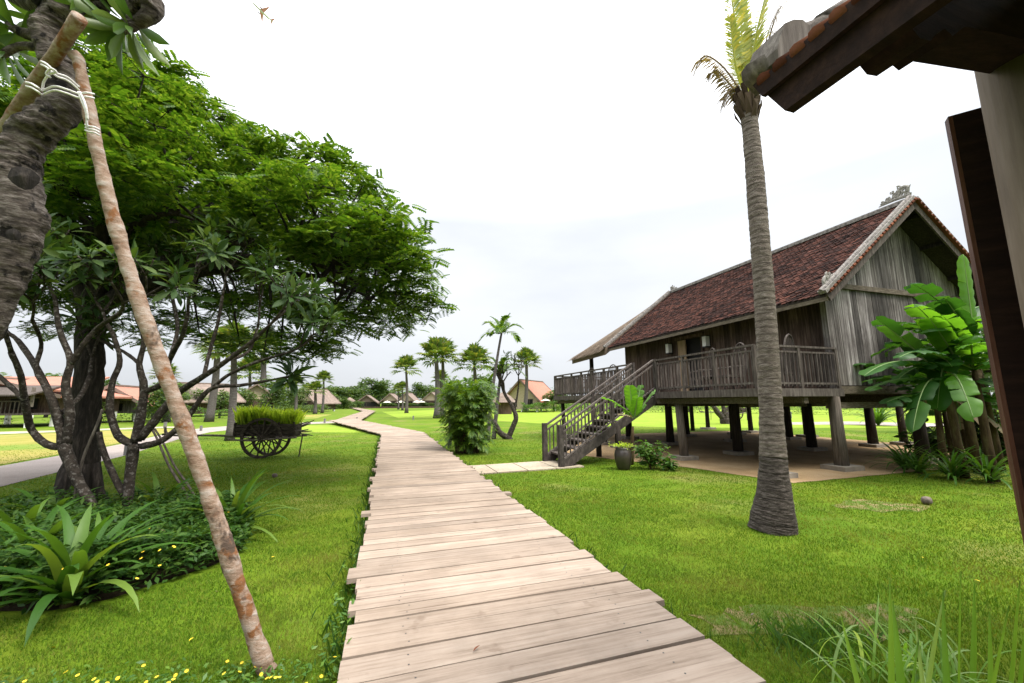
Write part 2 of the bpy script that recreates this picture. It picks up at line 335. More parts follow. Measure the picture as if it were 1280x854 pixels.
def lerp_list(a, n):
    a = list(a); return [float(np.interp(i / (n - 1) * (len(a) - 1), range(len(a)), a)) for i in range(n)]
def rotmats(n, tilt=.6, az=None):          # rotation matrices: z axis tilted at random from up
    a = rng.uniform(0, 2 * np.pi, n) if az is None else az
    t = rng.normal(0, tilt, n); b = rng.uniform(0, 2 * np.pi, n)
    z = np.stack([np.sin(t) * np.cos(b), np.sin(t) * np.sin(b), np.cos(t)], 1)
    x = np.stack([np.cos(a), np.sin(a), np.zeros(n)], 1); x -= z * (x * z).sum(1, keepdims=True)
    x /= np.maximum(np.linalg.norm(x, axis=1, keepdims=True), 1e-6); y = np.cross(z, x)
    return np.stack([x, y, z], 2)
def scatter(tv, tf, pos, mats, scl):
    tv = np.asarray(tv, float); tf = np.asarray(tf)
    V = np.einsum('nij,kj->nki', mats, tv) * np.asarray(scl)[:, None, None] + pos[:, None, :]
    F = tf[None] + (np.arange(len(pos)) * len(tv))[:, None, None]
    return V.reshape(-1, 3), F.reshape(-1, tf.shape[1])
def inpoly(x, y, poly):
    x = np.asarray(x); y = np.asarray(y); r = np.zeros(x.shape, bool); n = len(poly); j = n - 1
    for i in range(n):
        xi, yi, xj, yj = poly[i][0], poly[i][1], poly[j][0], poly[j][1]
        r ^= ((yi > y) != (yj > y)) & (x < (xj - xi) * (y - yi) / (yj - yi + 1e-12) + xi); j = i
    return r
# leaf templates (quads)
LEAF = ([(0, 0, 0), (.5, -.2, .03), (1, 0, -.05), (.5, .2, .03)], [(0, 1, 2, 3)])
def folded_leaf(wd=.17, n=4, droop=.18):     # broad leaf, two halves with a fold
    v = []; f = []
    for i in range(n + 1):
        t = i / n; ww = wd * math.sin(math.pi * min(1, .04 + t * .97)) ** .75 * (0.6 + .8 * t) / 1.15
        z = -droop * t * t
        v += [(t, -ww, z + ww * .35), (t, 0, z), (t, ww, z + ww * .35)]
    for i in range(n):
        a = i * 3; f += [(a, a + 1, a + 4, a + 3), (a + 1, a + 2, a + 5, a + 4)]
    return v, f
BROAD = folded_leaf()
def spray(n=7, ln=.4):                       # feathery compound leaf: pairs of leaflets on a rachis
    v = []; f = []
    for i in range(n):
        t = (i + 1) / n; x = t * ln; z = -.25 * x * x / ln
        for s in (-1, 1):
            l = .15 * (1 - .35 * abs(t - .55)); w_ = .036; k = len(v)
            y0, y1 = s * .004, s * l
            v += [(x, y0, z), (x + .01 - w_, (y0 + y1) / 2, z - .005), (x + .045, y1, z - .03), (x + .02 + w_, (y0 + y1) / 2, z - .005)]
            f.append((k, k + 1, k + 2, k + 3) if s < 0 else (k + 3, k + 2, k + 1, k))
    return v, f
SPRAY = spray()
def foliage(name, pts, mat, parent, tmpl=LEAF, size=(.2, .4), tilt=.7):
    n = len(pts); V, F = scatter(tmpl[0], tmpl[1], np.asarray(pts, float), rotmats(n, tilt), rng.uniform(size[0], size[1], n))
    return fastmesh(name, V, F, mat, parent)
def ribbon(mb, base, az, elev, length, width, droop, n=8, fold=.3, twist=0, tipw=.05, basew=.5):
    p = Vector(base); e = elev; L = length / n; a = az
    vs = []; fs = []
    for i in range(n + 1):
        t = i / n; ww = width * (basew + (1 - basew) * min(1, t * 4)) * (1 - t ** 3) ** .9 + tipw * width * .2
        sd_ = Vector((-math.sin(a), math.cos(a), 0)); d = Vector((math.cos(a) * math.cos(e), math.sin(a) * math.cos(e), math.sin(e))); u = sd_.cross(d) * -1
        if u.z < 0 and e < 1.5: u = -u
        vs += [p - sd_ * ww / 2 + u * fold * ww / 2, p.copy(), p + sd_ * ww / 2 + u * fold * ww / 2]
        p = p + d * L; e -= droop / n * (.5 + t); a += twist / n
    for i in range(n):
        k = i * 3; fs += [(k, k + 1, k + 4, k + 3), (k + 1, k + 2, k + 5, k + 4)]
    mb.add(vs, fs); return p
#SECTION2
# ------------------------------------------------------------------ the setting
HA = R(17.5); HP = Vector((8.35, 10.45, 0))            # the house's corner and heading, shared by the boardwalk
D2 = Vector((math.cos(HA), math.sin(HA), 0)); D1 = Vector((-math.sin(HA), math.cos(HA), 0))
def HW(x, y, z=0): return HP + D2 * x + D1 * y + Vector((0, 0, z))
def sheet(name, pts, z, mat, label, cat):
    mb = MB(); n = len(pts); mb.add([(p[0], p[1], z) for p in pts], [tuple(range(n))])
    o = mb.build(name, mat); o.data.update()
    if o.data.polygons[0].normal.z < 0: o.data.flip_normals()
    return tag(o, label, cat, None, 'structure')
def wavy(pts, amp, step=.4):
    out = []
    for i in range(len(pts)):
        a, b = Vector(pts[i]), Vector(pts[(i + 1) % len(pts)]); k = max(1, int((b - a).length / step)); nn = unit((b - a).cross(Vector((0, 0, 1))))
        for j in range(k): out.append(a.lerp(b, j / k) + nn * rnd.uniform(-amp, amp))
    return out
g = MB(); g.add([(-3000, -60, 0), (3000, -60, 0), (3000, 4500, 0), (-3000, 4500, 0)], [(0, 1, 2, 3)])
tag(g.build('lawn', 'lawn'), 'broad mown green lawn stretching to the far houses', 'lawn', None, 'structure')

gravel_poly = wavy([HW(-2.75, -.8), HW(8.6, -.65), HW(8.9, 11.5), HW(-1, 12), HW(-5.2, 5.6), HW(-4.4, 3.6), HW(-3.35, 1.6)], .03)
sheet('gravel_ground', gravel_poly, .012, 'gravel', 'tan pea gravel bed under the stilted timber house', 'gravel')
path_poly = [HW(-9.2, 2.45), HW(-5.9, 2.62), HW(-5.9, 3.95), HW(-9.2, 3.75)]
pm = MB()
for k in range(4):
    a = k / 4 + .004; b = (k + 1) / 4 - .004
    q = [path_poly[0].lerp(path_poly[1], a), path_poly[0].lerp(path_poly[1], b), path_poly[3].lerp(path_poly[2], b), path_poly[3].lerp(path_poly[2], a)]
    pm.prism(q, -.02, .035)
tag(pm.build('path', 'slab'), 'pale stone slab path from the boardwalk to the house stairs', 'path', None, 'structure')
def road_strip(name, top, bot, z, mat, label):
    pts = [G(*p) for p in top] + [G(*p) for p in reversed(bot)]
    sheet(name, pts, z, mat, label, 'path'); return pts
road_poly = road_strip('road', [(-330, 640), (-120, 604), (0, 583), (79, 569), (159, 554), (221, 539), (262, 534.5), (310, 531), (378, 528.3), (424, 526.5)],
           [(-330, 690), (-120, 642), (0, 609), (79, 589), (159, 569), (221, 550), (262, 540.5), (310, 535), (378, 530.8), (424, 528.6)], .008, 'road', 'pale grey paved path curving across the lawn behind the trees')
road2 = road_strip('path', [(-200, 541), (0, 540), (80, 538), (131, 536), (206, 533.4), (235, 533.5)], [(-200, 545), (0, 543), (80, 540), (131, 538), (206, 535.2), (235, 535)], .008, 'slab', 'thin pale path in front of the far left stilt house')
sheet('field', [G(*p) for p in [(-330, 548), (0, 544), (80, 541), (131, 538.6), (206, 536), (221, 538), (159, 552), (79, 567), (0, 581), (-120, 602), (-330, 636)]], .004, 'field', 'dry yellowish grass strip between the two pale paths', 'field')
sheet('field', [G(*p) for p in [(300, 526.5), (395, 523), (415, 518), (352, 519.5), (300, 522)]], .004, 'field', 'dry yellow grass patch left of the far boardwalk', 'field')
sheet('field', [G(*p) for p in [(498, 523), (560, 522), (700, 531), (720, 520), (690, 512), (560, 512), (478, 515)]], .004, 'paddy', 'bright green rice field beyond the boardwalk', 'field')
sheet('field', [G(*p) for p in [(358, 540), (440, 541), (468, 539), (418, 532), (372, 531.5)]], .004, 'paddy', 'bright green taller grass patch beside the boardwalk bend', 'field')
sheet('field', [G(*p) for p in [(720, 531), (860, 535), (1200, 535), (1200, 514), (900, 512), (720, 515)]], .004, 'paddy', 'sunlit rice field seen under the stilted house', 'field')
sheet('path', [G(*p) for p in [(985, 528), (1060, 527), (1250, 531), (1250, 536), (1060, 531), (985, 531)]], .008, 'road', 'pale path crossing the grass seen under the stilted house', 'path')
for k, (px, py, r_, lb) in enumerate([(975, 770, .32, 'brown worn patch in the lawn right of the boardwalk'), (925, 780, .25, 'small worn patch of bare lawn against the boardwalk edge'),
                       (1085, 775, .33, 'dry bare patch in the lawn behind the tall reeds'), (1100, 633, .45, 'dry patch in the lawn beside the coconut husk')]):
    c = G(px, py); poly = [c + Vector((math.cos(a) * r_ * rnd.uniform(.6, 1.3) * 1.5, math.sin(a) * r_ * rnd.uniform(.5, 1.1), 0)) for a in np.linspace(0, 6.28, 14)[:-1]]
    sheet('bare_patch', poly, .004 + .0005 * k, 'bare', lb, 'bare patch')

bed_poly = [G(*p) for p in [(-330, 800), (-60, 772), (60, 772), (140, 755), (225, 728), (285, 708), (312, 688), (318, 665), (285, 645), (200, 640), (120, 652), (60, 648), (0, 655), (-150, 672), (-330, 700)]]
bc_ = sum(bed_poly, Vector()) / len(bed_poly)
sheet('planting_bed', wavy([bc_.lerp(p, .94) for p in bed_poly], .04), .006, 'soil', 'dark soil of the planting bed under the frangipani trees', 'planting bed')

# boardwalk: ragged planks across, laid on two dark bearers, with a zigzag far off
ZB = .15
def walk_pt(x, y): p = G(x, y, ZB); return p
L0, R0 = walk_pt(432, 790), walk_pt(860, 780)
def on_line(p, y_loc): q = p - HP; return HP + D2 * q.dot(D2) + D1 * y_loc
xl = (L0 - HP).dot(D2); xr = (R0 - HP).dot(D2)
xl2 = (walk_pt(474, 567) - HP).dot(D2); xr2 = (walk_pt(580, 580) - HP).dot(D2)
ycorner = (walk_pt(510, 541) - HP).dot(D1)
bw = thing('boardwalk', 'long weathered plank boardwalk zigzagging through the lawn', 'boardwalk', (0, 0, 0), 0, None, 'structure')
planks = MB(); bears = MB()
def plank(a, b, wd, d, z, th=.045):     # a, b: ends; d: along the walk
    n = 6; tz = rnd.uniform(-.004, .004)
    a2 = a + d * rnd.uniform(-.012, .012); b2 = b + d * rnd.uniform(-.012, .012)
    for_ = []
    e = wd / 2
    planks.hexa([a2 - d * e + Vector((0, 0, z - th)), b2 - d * e + Vector((0, 0, z - th + tz)), b2 + d * e + Vector((0, 0, z - th + tz)), a2 + d * e + Vector((0, 0, z - th)),
                 a2 - d * (e - .003) + Vector((0, 0, z)), b2 - d * (e - .003) + Vector((0, 0, z + tz)), b2 + d * (e - .003) + Vector((0, 0, z + tz)), a2 + d * (e - .003) + Vector((0, 0, z))])
def seg(pa, pb, skew_dir, wl, wr, widths, far=False):
    d = unit(pb - pa); L = (pb - pa).length; s = 0
    while s < L:
        wd = rnd.uniform(*widths); c = pa + d * (s + wd / 2)
        jl, jr = (rnd.uniform(-.04, .04), rnd.uniform(-.04, .04))
        if rnd.random() < .12: jl += .07
        if rnd.random() < .12: jr += .09
        f = s / L
        plank(c - skew_dir * (wl(f) + jl), c + skew_dir * (wr(f) + jr), wd - .009, d, ZB + rnd.uniform(-.004, .004)); s += wd
    for o_ in (-.75, .75):
        q = Vector((0, 0, ZB - .105)); bears.beam(pa + skew_dir * o_ * wl(0) + q, pb + skew_dir * o_ * wl(1) + q, .12, .1)
yn = -12.5
p0 = HW((xl + xr) / 2, yn); p1 = HW((xl2 + xr2) / 2, ycorner)
hw0, hw1 = (xr - xl) / 2, (xr2 - xl2) / 2
seg(p0, p1, D2, lambda f: hw0 + (hw1 - hw0) * f, lambda f: hw0 + (hw1 - hw0) * f, (.17, .275))
def mid(a, b): return (walk_pt(*a) + walk_pt(*b)) / 2
def half(a, b, d):
    v = walk_pt(*b) - walk_pt(*a); s = D2; return max(.6, abs(v.dot(s)) / 2)
A_, B_, C_, D_ = HW((xl2 + xr2) / 2, ycorner), mid((419, 529), (446, 527)), mid((456, 515.3), (467, 514.3)), mid((430, 509), (441, 508.4))
corner2 = B_
for (a, b, hw) in ((A_ + unit(A_ - B_) * .4, B_ + unit(B_ - A_) * 1.2, 1.15), (B_, C_ + unit(C_ - B_) * 1.2, 1.1), (C_, D_, 1.1)):
    d = unit(b - a); pr = Vector((d.y, -d.x, 0))
    zs = ZB
    seg(a, b, pr, lambda f, h=hw: h, lambda f, h=hw: h, (.24, .36))
dko = planks.build('deck', 'deck_wood', bw)
nl = MB()
for k in range(0, len(planks.v), 8):       # two nail heads over each bearer
    q = [Vector(v) for v in planks.v[k + 4:k + 8]]
    if q[0].y > 9: continue
    for f in (.17, .83):
        for g_ in (.25, .75):
            a = q[0].lerp(q[1], f + rnd.uniform(-.01, .01)); b = q[3].lerp(q[2], f + rnd.uniform(-.01, .01)); c = a.lerp(b, g_ + rnd.uniform(-.06, .06)) + Vector((0, 0, .0015)); r = .0065
            nl.add([c + Vector((math.cos(t) * r, math.sin(t) * r, 0)) for t in np.linspace(0, 6.283, 7)[:-1]], [(0, 1, 2, 3, 4, 5)])
nl.build('nail', 'metal', dko); bears.build('bearer', 'deck_dark', bw)
walk_poly = [HW(xl - .03, -13), HW(xr + .03, -13), HW(xr2 + .03, ycorner + .6), HW(xl2 - .03, ycorner + .6)]
BWF = lambda p: (Vector(p) - HP)

# mown grass blades where the lawn comes near
N = 1000000
r_ = 2.0 * (34 / 2.0) ** rng.random(N); a_ = rng.uniform(R(-66), R(66), N)
gx = r_ * np.sin(a_); gy = r_ * np.cos(a_)
ok = ~inpoly(gx, gy, walk_poly) & ~inpoly(gx, gy, gravel_poly) & ~inpoly(gx, gy, bed_poly) & ~inpoly(gx, gy, path_poly) & ~inpoly(gx, gy, road_poly) & (gy > .5)
gx, gy, r_ = gx[ok], gy[ok], r_[ok]
wear = sum(np.sin(gx * f * math.cos(p) + gy * f * math.sin(p) + p * 7) for f, p in ((1.1, .3), (1.7, 1.9), (2.9, 2.7), (4.3, .9), (6.7, 4.1), (9.1, 5.2))) / 6   # patchy wear
thin = (rng.random(len(gx)) > np.clip((wear - .22) * 2.2, 0, .5)) & (rng.random(len(gx)) > np.clip((r_ - 9) / 22, 0, 1))
gx, gy, r_ = gx[thin], gy[thin], r_[thin]
wear = wear[thin]; n = len(gx)
h = rng.uniform(.012, .034, n) * (1 + .35 * np.maximum(0, np.sin(gx * 1.1) * np.sin(gy * .9 + 1))); wd = .0017 * (r_ / 2.5) ** .9
az = rng.uniform(0, 2 * np.pi, n); lean = rng.normal(0, .7, n) * h; bx, by = np.cos(az), np.sin(az)
la = rng.uniform(0, 2 * np.pi, n)
V = np.empty((n, 3, 3)); z0 = np.zeros(n)
V[:, 0] = np.stack([gx - bx * wd, gy - by * wd, z0], 1); V[:, 1] = np.stack([gx + bx * wd, gy + by * wd, z0], 1)
V[:, 2] = np.stack([gx + np.cos(la) * lean, gy + np.sin(la) * lean, h], 1)
tag(fastmesh('grass', V.reshape(-1, 3), np.arange(n * 3).reshape(-1, 3), 'blade'), 'short mown grass blades covering the near lawn', 'grass', None, 'stuff')
# longer grass tufts along both edges of the boardwalk
pts = []
for side, x0, x1 in ((-1, xl, xl2), (1, xr, xr2)):
    for k in range(2600):
        f = rnd.random() ** 2; yy = -11 + f * (ycorner + 11)
        if rnd.random() > (.9 if side < 0 else .35): continue
        x = x0 + (x1 - x0) * (yy + 12.5) / (ycorner + 12.5) + side * abs(rnd.gauss(0.02, .09)); pts.append(HW(x, yy, 0))
pts = np.array([tuple(p) for p in pts]); n = len(pts)
V, F = scatter([(0, -.05, 0), (0, .05, 0), (.25, .04, .7), (.5, 0, 1)], [(0, 1, 2, 3)], pts, rotmats(n, .35), rng.uniform(.05, .16, n))
tag(fastmesh('edge_grass', V, F, 'bed_leaf'), 'longer dark green grass growing along the boardwalk edges', 'grass', None, 'stuff')
#SECTION3
# ------------------------------------------------------------------ the stilted timber house
house = thing('stilt_house', 'weathered grey timber house on stilts with red tiled roof and veranda', 'house', HP, HA)
FZ, EZ, RZ, W_, RX = 2.03, 4.36, 7.42, 6.4, 3.2        # floor, eave, ridge heights; width; ridge position
EX, GY, BY = -.78, -.62, 9.75                           # eave x, verge y, far verge y
SL = (RZ - EZ) / (RX - EX)
def roofz(x): return RZ - SL * abs(x - RX)
def wall_boards(a, b, z0, ztop, th, wmin=.16, wmax=.27, holes=()):
    mb = MB(); a, b = Vector(a), Vector(b); d = unit(b - a); L = (b - a).length; s = 0; nrm = Vector((d.y, -d.x, 0))
    while s < L - .02:
        e = min(L, s + rnd.uniform(wmin, wmax)); o = rnd.uniform(0, .012)
        for lo, hi in holes_cut(s, e, z0, holes):
            p = a + d * (s + .003) + nrm * o; q = a + d * (e - .003) + nrm * o
            t0 = ztop(s) if hi is None else hi; t1 = ztop(e) if hi is None else hi
            mb.hexa([p + Vector((0, 0, lo)), q + Vector((0, 0, lo)), q - nrm * th + Vector((0, 0, lo)), p - nrm * th + Vector((0, 0, lo)),
                     p + Vector((0, 0, t0)), q + Vector((0, 0, t1)), q - nrm * th + Vector((0, 0, t1)), p - nrm * th + Vector((0, 0, t0))])
        s = e
    return mb
def holes_cut(s, e, z0, holes):
    for (h0, h1, top) in holes:
        if e > h0 + .03 and s < h1 - .03: return [(top, None)]
    return [(z0, None)]
# gable: lower boards, the cross beam, upper boards
GB = 4.78
wall_boards((.08, 0, 0), (W_ - .08, 0, 0), FZ + .1, lambda s: min(GB, roofz(.08 + s) - .12), .03).build('gable_wall', 'gable_wood', house)
wall_boards((.45, -.015, 0), (W_ - .45, -.015, 0), GB + .12, lambda s: roofz(.45 + s) - .12, .03).build('gable_wall', 'gable_wood', house)
mb = MB(); mb.box((W_ / 2, -.03, GB + .05), (W_ - .35, .1, .14)); mb.box((W_ / 2, -.015, FZ - .02), (W_ + .1, .12, .2)); mb.build('gable_beam', 'beam_wood', house)
mb = MB(); mb.box((.03, -.005, (FZ + EZ) / 2 + .1), (.16, .16, EZ - FZ + .3)); mb.build('corner_post', 'gable_wood', house)
wall_boards((0, 9.4, 0), (0, .09, 0), FZ, lambda s: roofz(0) - .1, .04, .18, .3, ((9.4 - 5.62, 9.4 - 4.4, 4.12),)).build('front_wall', 'wall_wood', house)
wall_boards((W_, .09, 0), (W_, 9.4, 0), FZ, lambda s: roofz(W_) - .1, .04).build('back_wall', 'wall_wood', house)
wall_boards((W_, 9.4, 0), (0, 9.4, 0), FZ, lambda s: roofz(W_ - s) - .1, .04).build('end_wall', 'wall_wood', house)
dr = MB(); dr.box((.14, 4.9, 3.05), (.06, 1.6, 2.3)); dark = dr.build('doorway', 'black', house)  # black panel stands in for the unlit room behind the opening
dr = MB(); dr.box((-.03, 5.42, (FZ + 4.12) / 2), (.05, .42, 4.1 - FZ)); door = dr.build('door', 'door_wood', house)
hd = MB(); hd.box((-.075, 5.25, 3.0), (.03, .03, .18)); hd.build('handle', 'metal', door)
dr = MB(); dr.box((-.02, 4.36, (FZ + 4.2) / 2), (.09, .09, 4.18 - FZ)); dr.box((-.02, 5.68, (FZ + 4.2) / 2), (.09, .09, 4.18 - FZ)); dr.box((-.025, 5.02, 4.2), (.1, 1.5, .1)); dr.build('door_frame', 'wall_wood', house)
# floor and beams
mb = MB(); mb.box((3.2, 4.72, FZ - .06), (6.3, 9.3, .1))
for k in range(40):
    y0 = -.15 + k * .3; mb.box((-1.42, y0 + .15, FZ - .02), (2.72, .29, .045))
mb.build('floor', 'rail_wood', house)
fb = MB(); fb.box((-2.83, 1.62, FZ - .09), (.07, 3.72, .19)); fb.box((-2.83, 8.22, FZ - .09), (.07, 6.9, .19)); fb.box((-1.42, -.22, FZ - .09), (2.76, .08, .19)); fb.box((-1.42, 11.72, FZ - .09), (2.76, .08, .19))
fb.build('deck_fascia', 'rail_wood', house)
jb = MB()
for x in (-2.55, -1.3): jb.box((x, 5.75, FZ - .28), (.14, 11.9, .15))
for k in range(14): jb.box((-1.42, .1 + k * .87, FZ - .14), (2.7, .1, .11))
for x in (0, 3.3, 6.4): jb.box((x, 4.75, FZ - .24), (.2, 9.5, .24))
for y in (.12, 3.2, 6.4, 9.4): jb.box((3.2, y, FZ - .42), (6.6, .16, .16))
jb.build('floor_beam', 'beam_wood', house)
# stilts on pads
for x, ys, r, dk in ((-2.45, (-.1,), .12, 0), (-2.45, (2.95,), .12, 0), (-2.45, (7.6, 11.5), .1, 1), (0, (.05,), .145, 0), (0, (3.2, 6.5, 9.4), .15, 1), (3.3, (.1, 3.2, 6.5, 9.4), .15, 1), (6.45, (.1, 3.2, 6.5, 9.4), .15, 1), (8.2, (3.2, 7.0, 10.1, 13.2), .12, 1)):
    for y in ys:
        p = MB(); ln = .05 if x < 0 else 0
        p.tube([(x + ln, y - ln, .1), (x + ln * .5, y - ln * .5, 1.0), (x, y, FZ - .16)], [r * 1.1, r * .98, r * .9], 10, True, .03); po = p.build('post', 'post_shaded' if dk else 'post_wood', house, True)
        q = MB(); s_ = .4 if x < 0 else .46; q.box((x + ln, y - ln, .055), (s_ * 1.5, s_ * 1.3, .13), rnd.uniform(-.05, .05)); q.build('pad', 'pad', po)
# roof: real tiles in rows on both slopes
def tile_slope(x0, z0, x1, z1, y0, y1, tw, exp, mat, name):
    a = np.array([x0, 0, z0], float); b = np.array([x1, 0, z1], float); L = np.linalg.norm(b - a); d = (b - a) / L; nrm = np.cross(np.array([0, 1.0, 0]), d); nrm = nrm if nrm[2] > 0 else -nrm
    rows = int(L / exp); cols = int((y1 - y0) / tw); V = []; F = []
    for i in range(rows):
        for j in range(cols):
            yy = y0 + (j + (.5 if i % 2 else 0)) * tw; yb = min(yy + tw * .95, y1)
            if yb - yy < .03: continue
            k = len(V); base = a + d * (i * exp + rng.normal(0, .006)); l1 = rng.normal(0, .006)
            top = base + d * exp * 1.5
            o0 = nrm * (.03 + l1); o1 = nrm * .008; t_ = nrm * .016; ym = (yy + yb) / 2
            tip = -d * .03
            p = [base + o0, base + tip + o0, base + o0, top + o1, top + o1]
            ys = [yy, ym, yb, yb, yy]
            for q, y_ in zip(p, ys): V.append((q[0], y_, q[2]))
            F.append((k, k + 1, k + 2, k + 3, k + 4))
            for q, y_ in zip(p[:3], ys[:3]): q2 = q - t_; V.append((q2[0], y_, q2[2]))
            F.append((k, k + 5, k + 6, k + 1)); F.append((k + 1, k + 6, k + 7, k + 2))
    mb = MB(); mb.v = V; mb.f = [tuple(f) for f in F]; o = mb.build(name, mat, house)
    return o
roof_main = tile_slope(EX, EZ, RX, RZ, GY + .06, BY - .06, .165, .115, 'tile', 'roof')
tile_slope(2 * RX - EX, EZ, RX, RZ, GY + .06, BY - .06, .165, .115, 'tile', 'roof')
mb = MB()   # underlay and rafters below the tiles
for sx in (EX, 2 * RX - EX):
    mb.hexa([(sx, GY + .02, EZ - .07), (RX, GY + .02, RZ - .07), (RX, BY - .02, RZ - .07), (sx, BY - .02, EZ - .07), (sx, GY + .02, EZ - .012), (RX, GY + .02, RZ - .012), (RX, BY - .02, RZ - .012), (sx, BY - .02, EZ - .012)])
    for zf in (.12, .4, .68, .92):
        x = sx + (RX - sx) * zf; z = EZ + (RZ - EZ) * zf - .13; mb.box((x, (GY + BY) / 2, z), (.1, BY - GY - .1, .1))
mb.build('roof_underside', 'post_shaded', roof_main)
mb = MB(); mb.box((EX + .03, (GY + BY) / 2, EZ - .1), (.05, BY - GY, .15)); mb.box((2 * RX - EX - .03, (GY + BY) / 2, EZ - .1), (.05, BY - GY, .15)); mb.build('eave_board', 'eave_wood', roof_main)
cap = MB()
for y, s_ in ((GY, -1), (BY, 1)):
    for sx in (EX, 2 * RX - EX):
        brg = MB(); redge = MB(); q = Vector((0, 0, 1)); a = Vector((sx, y, EZ)); b = Vector((RX, y, RZ)); d = unit(b - a); u = unit(Vector((0, s_, 0)).cross(d)); u = u if u.z > 0 else -u
        cap.beam(a - d * .1 + u * .1, b + u * .1, .2, .09, u); cap.tube([a - d * .12 + u * .16, b + u * .16], .05, 8)
        redge.beam(a + u * .028 + Vector((0, s_ * .05, 0)), b + u * .028 + Vector((0, s_ * .05, 0)), .13, .05, u)
        brg.beam(a - d * .04 - u * .1 + Vector((0, s_ * .01, 0)), b - u * .1 + Vector((0, s_ * .01, 0)), .05, .19, u)
        for k in range(30):
            t = (k + .5) / 30; pp = a.lerp(b, t) + u * .045 + Vector((0, s_ * .11, 0)); redge.tube([pp - d * .05, pp + d * .05], .035, 6)
        redge.build('verge_tile', 'tile_bright', roof_main); brg.build('barge_board', 'rail_wood', roof_main)
cap.box((RX, (GY + BY) / 2, RZ + .05), (.16, BY - GY, .1)); cap.tube([(RX, GY, RZ + .1), (RX, BY, RZ + .1)], .055, 8)
cap.build('ridge_cap', 'cap', roof_main)
def ornament(base, fw, sc):      # carved scroll finial: curls and leaf lobes along fw
    mb = MB(); f = Vector(fw); up = Vector((0, 0, 1)); base = Vector(base)
    P = lambda a, b: base + f * a * sc + up * b * sc
    sd_ = unit(f.cross(up))
    for (c0, c1, r0, turns, ph, th) in ((.12, .3, .17, 1.4, 0, .06), (.42, .25, .14, 1.3, 2, .05), (.68, .16, .11, 1.2, 4, .045), (.9, .1, .07, 1, 1, .035), (.05, .08, .09, 1.1, 3, .05), (.3, .48, .08, 1.0, 1, .035), (.55, .4, .07, 1, 2.5, .03)):
        pts = [P(c0 + math.cos(ph + t * turns * 6.28) * r0 * (1 - .75 * t), c1 + math.sin(ph + t * turns * 6.28) * r0 * (1 - .75 * t)) for t in np.linspace(0, 1, 16)]
        mb.tube(pts, [th * sc * (1.15 - .5 * t) for t in np.linspace(0, 1, 16)], 6)
    mb.tube([P(-.05, .02), P(.5, .05), P(1.05, .0)], [.07 * sc, .06 * sc, .02 * sc], 6)
    for k in range(9):
        x = .02 + k * .12; mb.tube([P(x, .05), P(x - .05 - .01 * k, .3 - .02 * k + rnd.uniform(-.05, .08)), P(x - .12, .42 - .03 * k + rnd.uniform(-.05, .08))], [.045 * sc, .04 * sc, .012 * sc], 5)
    return mb.build('roof_ornament', 'carved', roof_main)
ornament((RX, GY + .05, RZ + .2), (0, 1, 0), .72); ornament((RX, BY - .05, RZ + .12), (0, -1, 0), .5)
for y, s_ in ((GY + .02, 1),): ornament((EX - .02, y, EZ + .12), unit((.62, 0, .5)), .58); ornament((2 * RX - EX + .02, y, EZ + .12), unit((-.62, 0, .5)), .58)
# thatched lean-to at the far end
th = MB(); TX0, TX1 = EX - .15, RX
def tz(x, y): f = (x - TX0) / (TX1 - TX0); return roofz(x) + .1 - max(0, y - BY) * (.03 + .2 * f)
def ty1(x): return 13.35 - 1.9 * (x - TX0) / (TX1 - TX0)
V = []; n_ = 22000
for k in range(n_):
    x = TX0 + (2 * RX - 2 * TX0) * rng.random(); xm = x if x < RX else 2 * RX - x; y = BY - .1 + rng.random() * (ty1(xm) - BY + .15)
    z = tz(xm, y) + rng.uniform(-.02, .05); dn = Vector((-1 if x < RX else 1, .25, -SL * .98)).normalized() * rng.uniform(.25, .5); sd_ = Vector((.1 * rng.normal(), 1, .1 * rng.normal())) * .012
    p = Vector((x, y, z)); V += [tuple(p - sd_), tuple(p + sd_), tuple(p + dn + sd_ * .5), tuple(p + dn - sd_ * .5)]
thatch = fastmesh('thatch_roof', V, np.arange(len(V)).reshape(-1, 4), 'thatch', house)
mb = MB()
for s_ in (0, 1):
    xa, xb = (TX0, RX) if not s_ else (2 * RX - TX0, RX); m = lambda x: x if x <= RX else 2 * RX - x
    q = [(xa, BY - .1), (xb, BY - .1), (xb, ty1(m(xb))), (xa, ty1(m(xa)))]
    mb.hexa([(x, y, tz(m(x), y) - .34) for x, y in q] + [(x, y, tz(m(x), y)) for x, y in q])
mb.build('thatch_layer', 'thatch', thatch)
for x, y in ((-.1, 12.6), (6.5, 12.6)):
    p = MB(); p.tube([(x, y, FZ if x < 0 else 0), (x, y, 4.35)], [.12, .11], 10); p.build('post', 'post_shaded', house, True)
# far end of the deck floor under the thatch
mb = MB(); mb.box((3.2, 11.1, FZ - .04), (6.4, 3.2, .09)); mb.box((7.6, 8.2, FZ - .04), (2.2, 10.6, .09)); mb.box((8.66, 8.2, FZ - .12), (.08, 10.6, .2)); mb.build('floor', 'rail_wood', house)
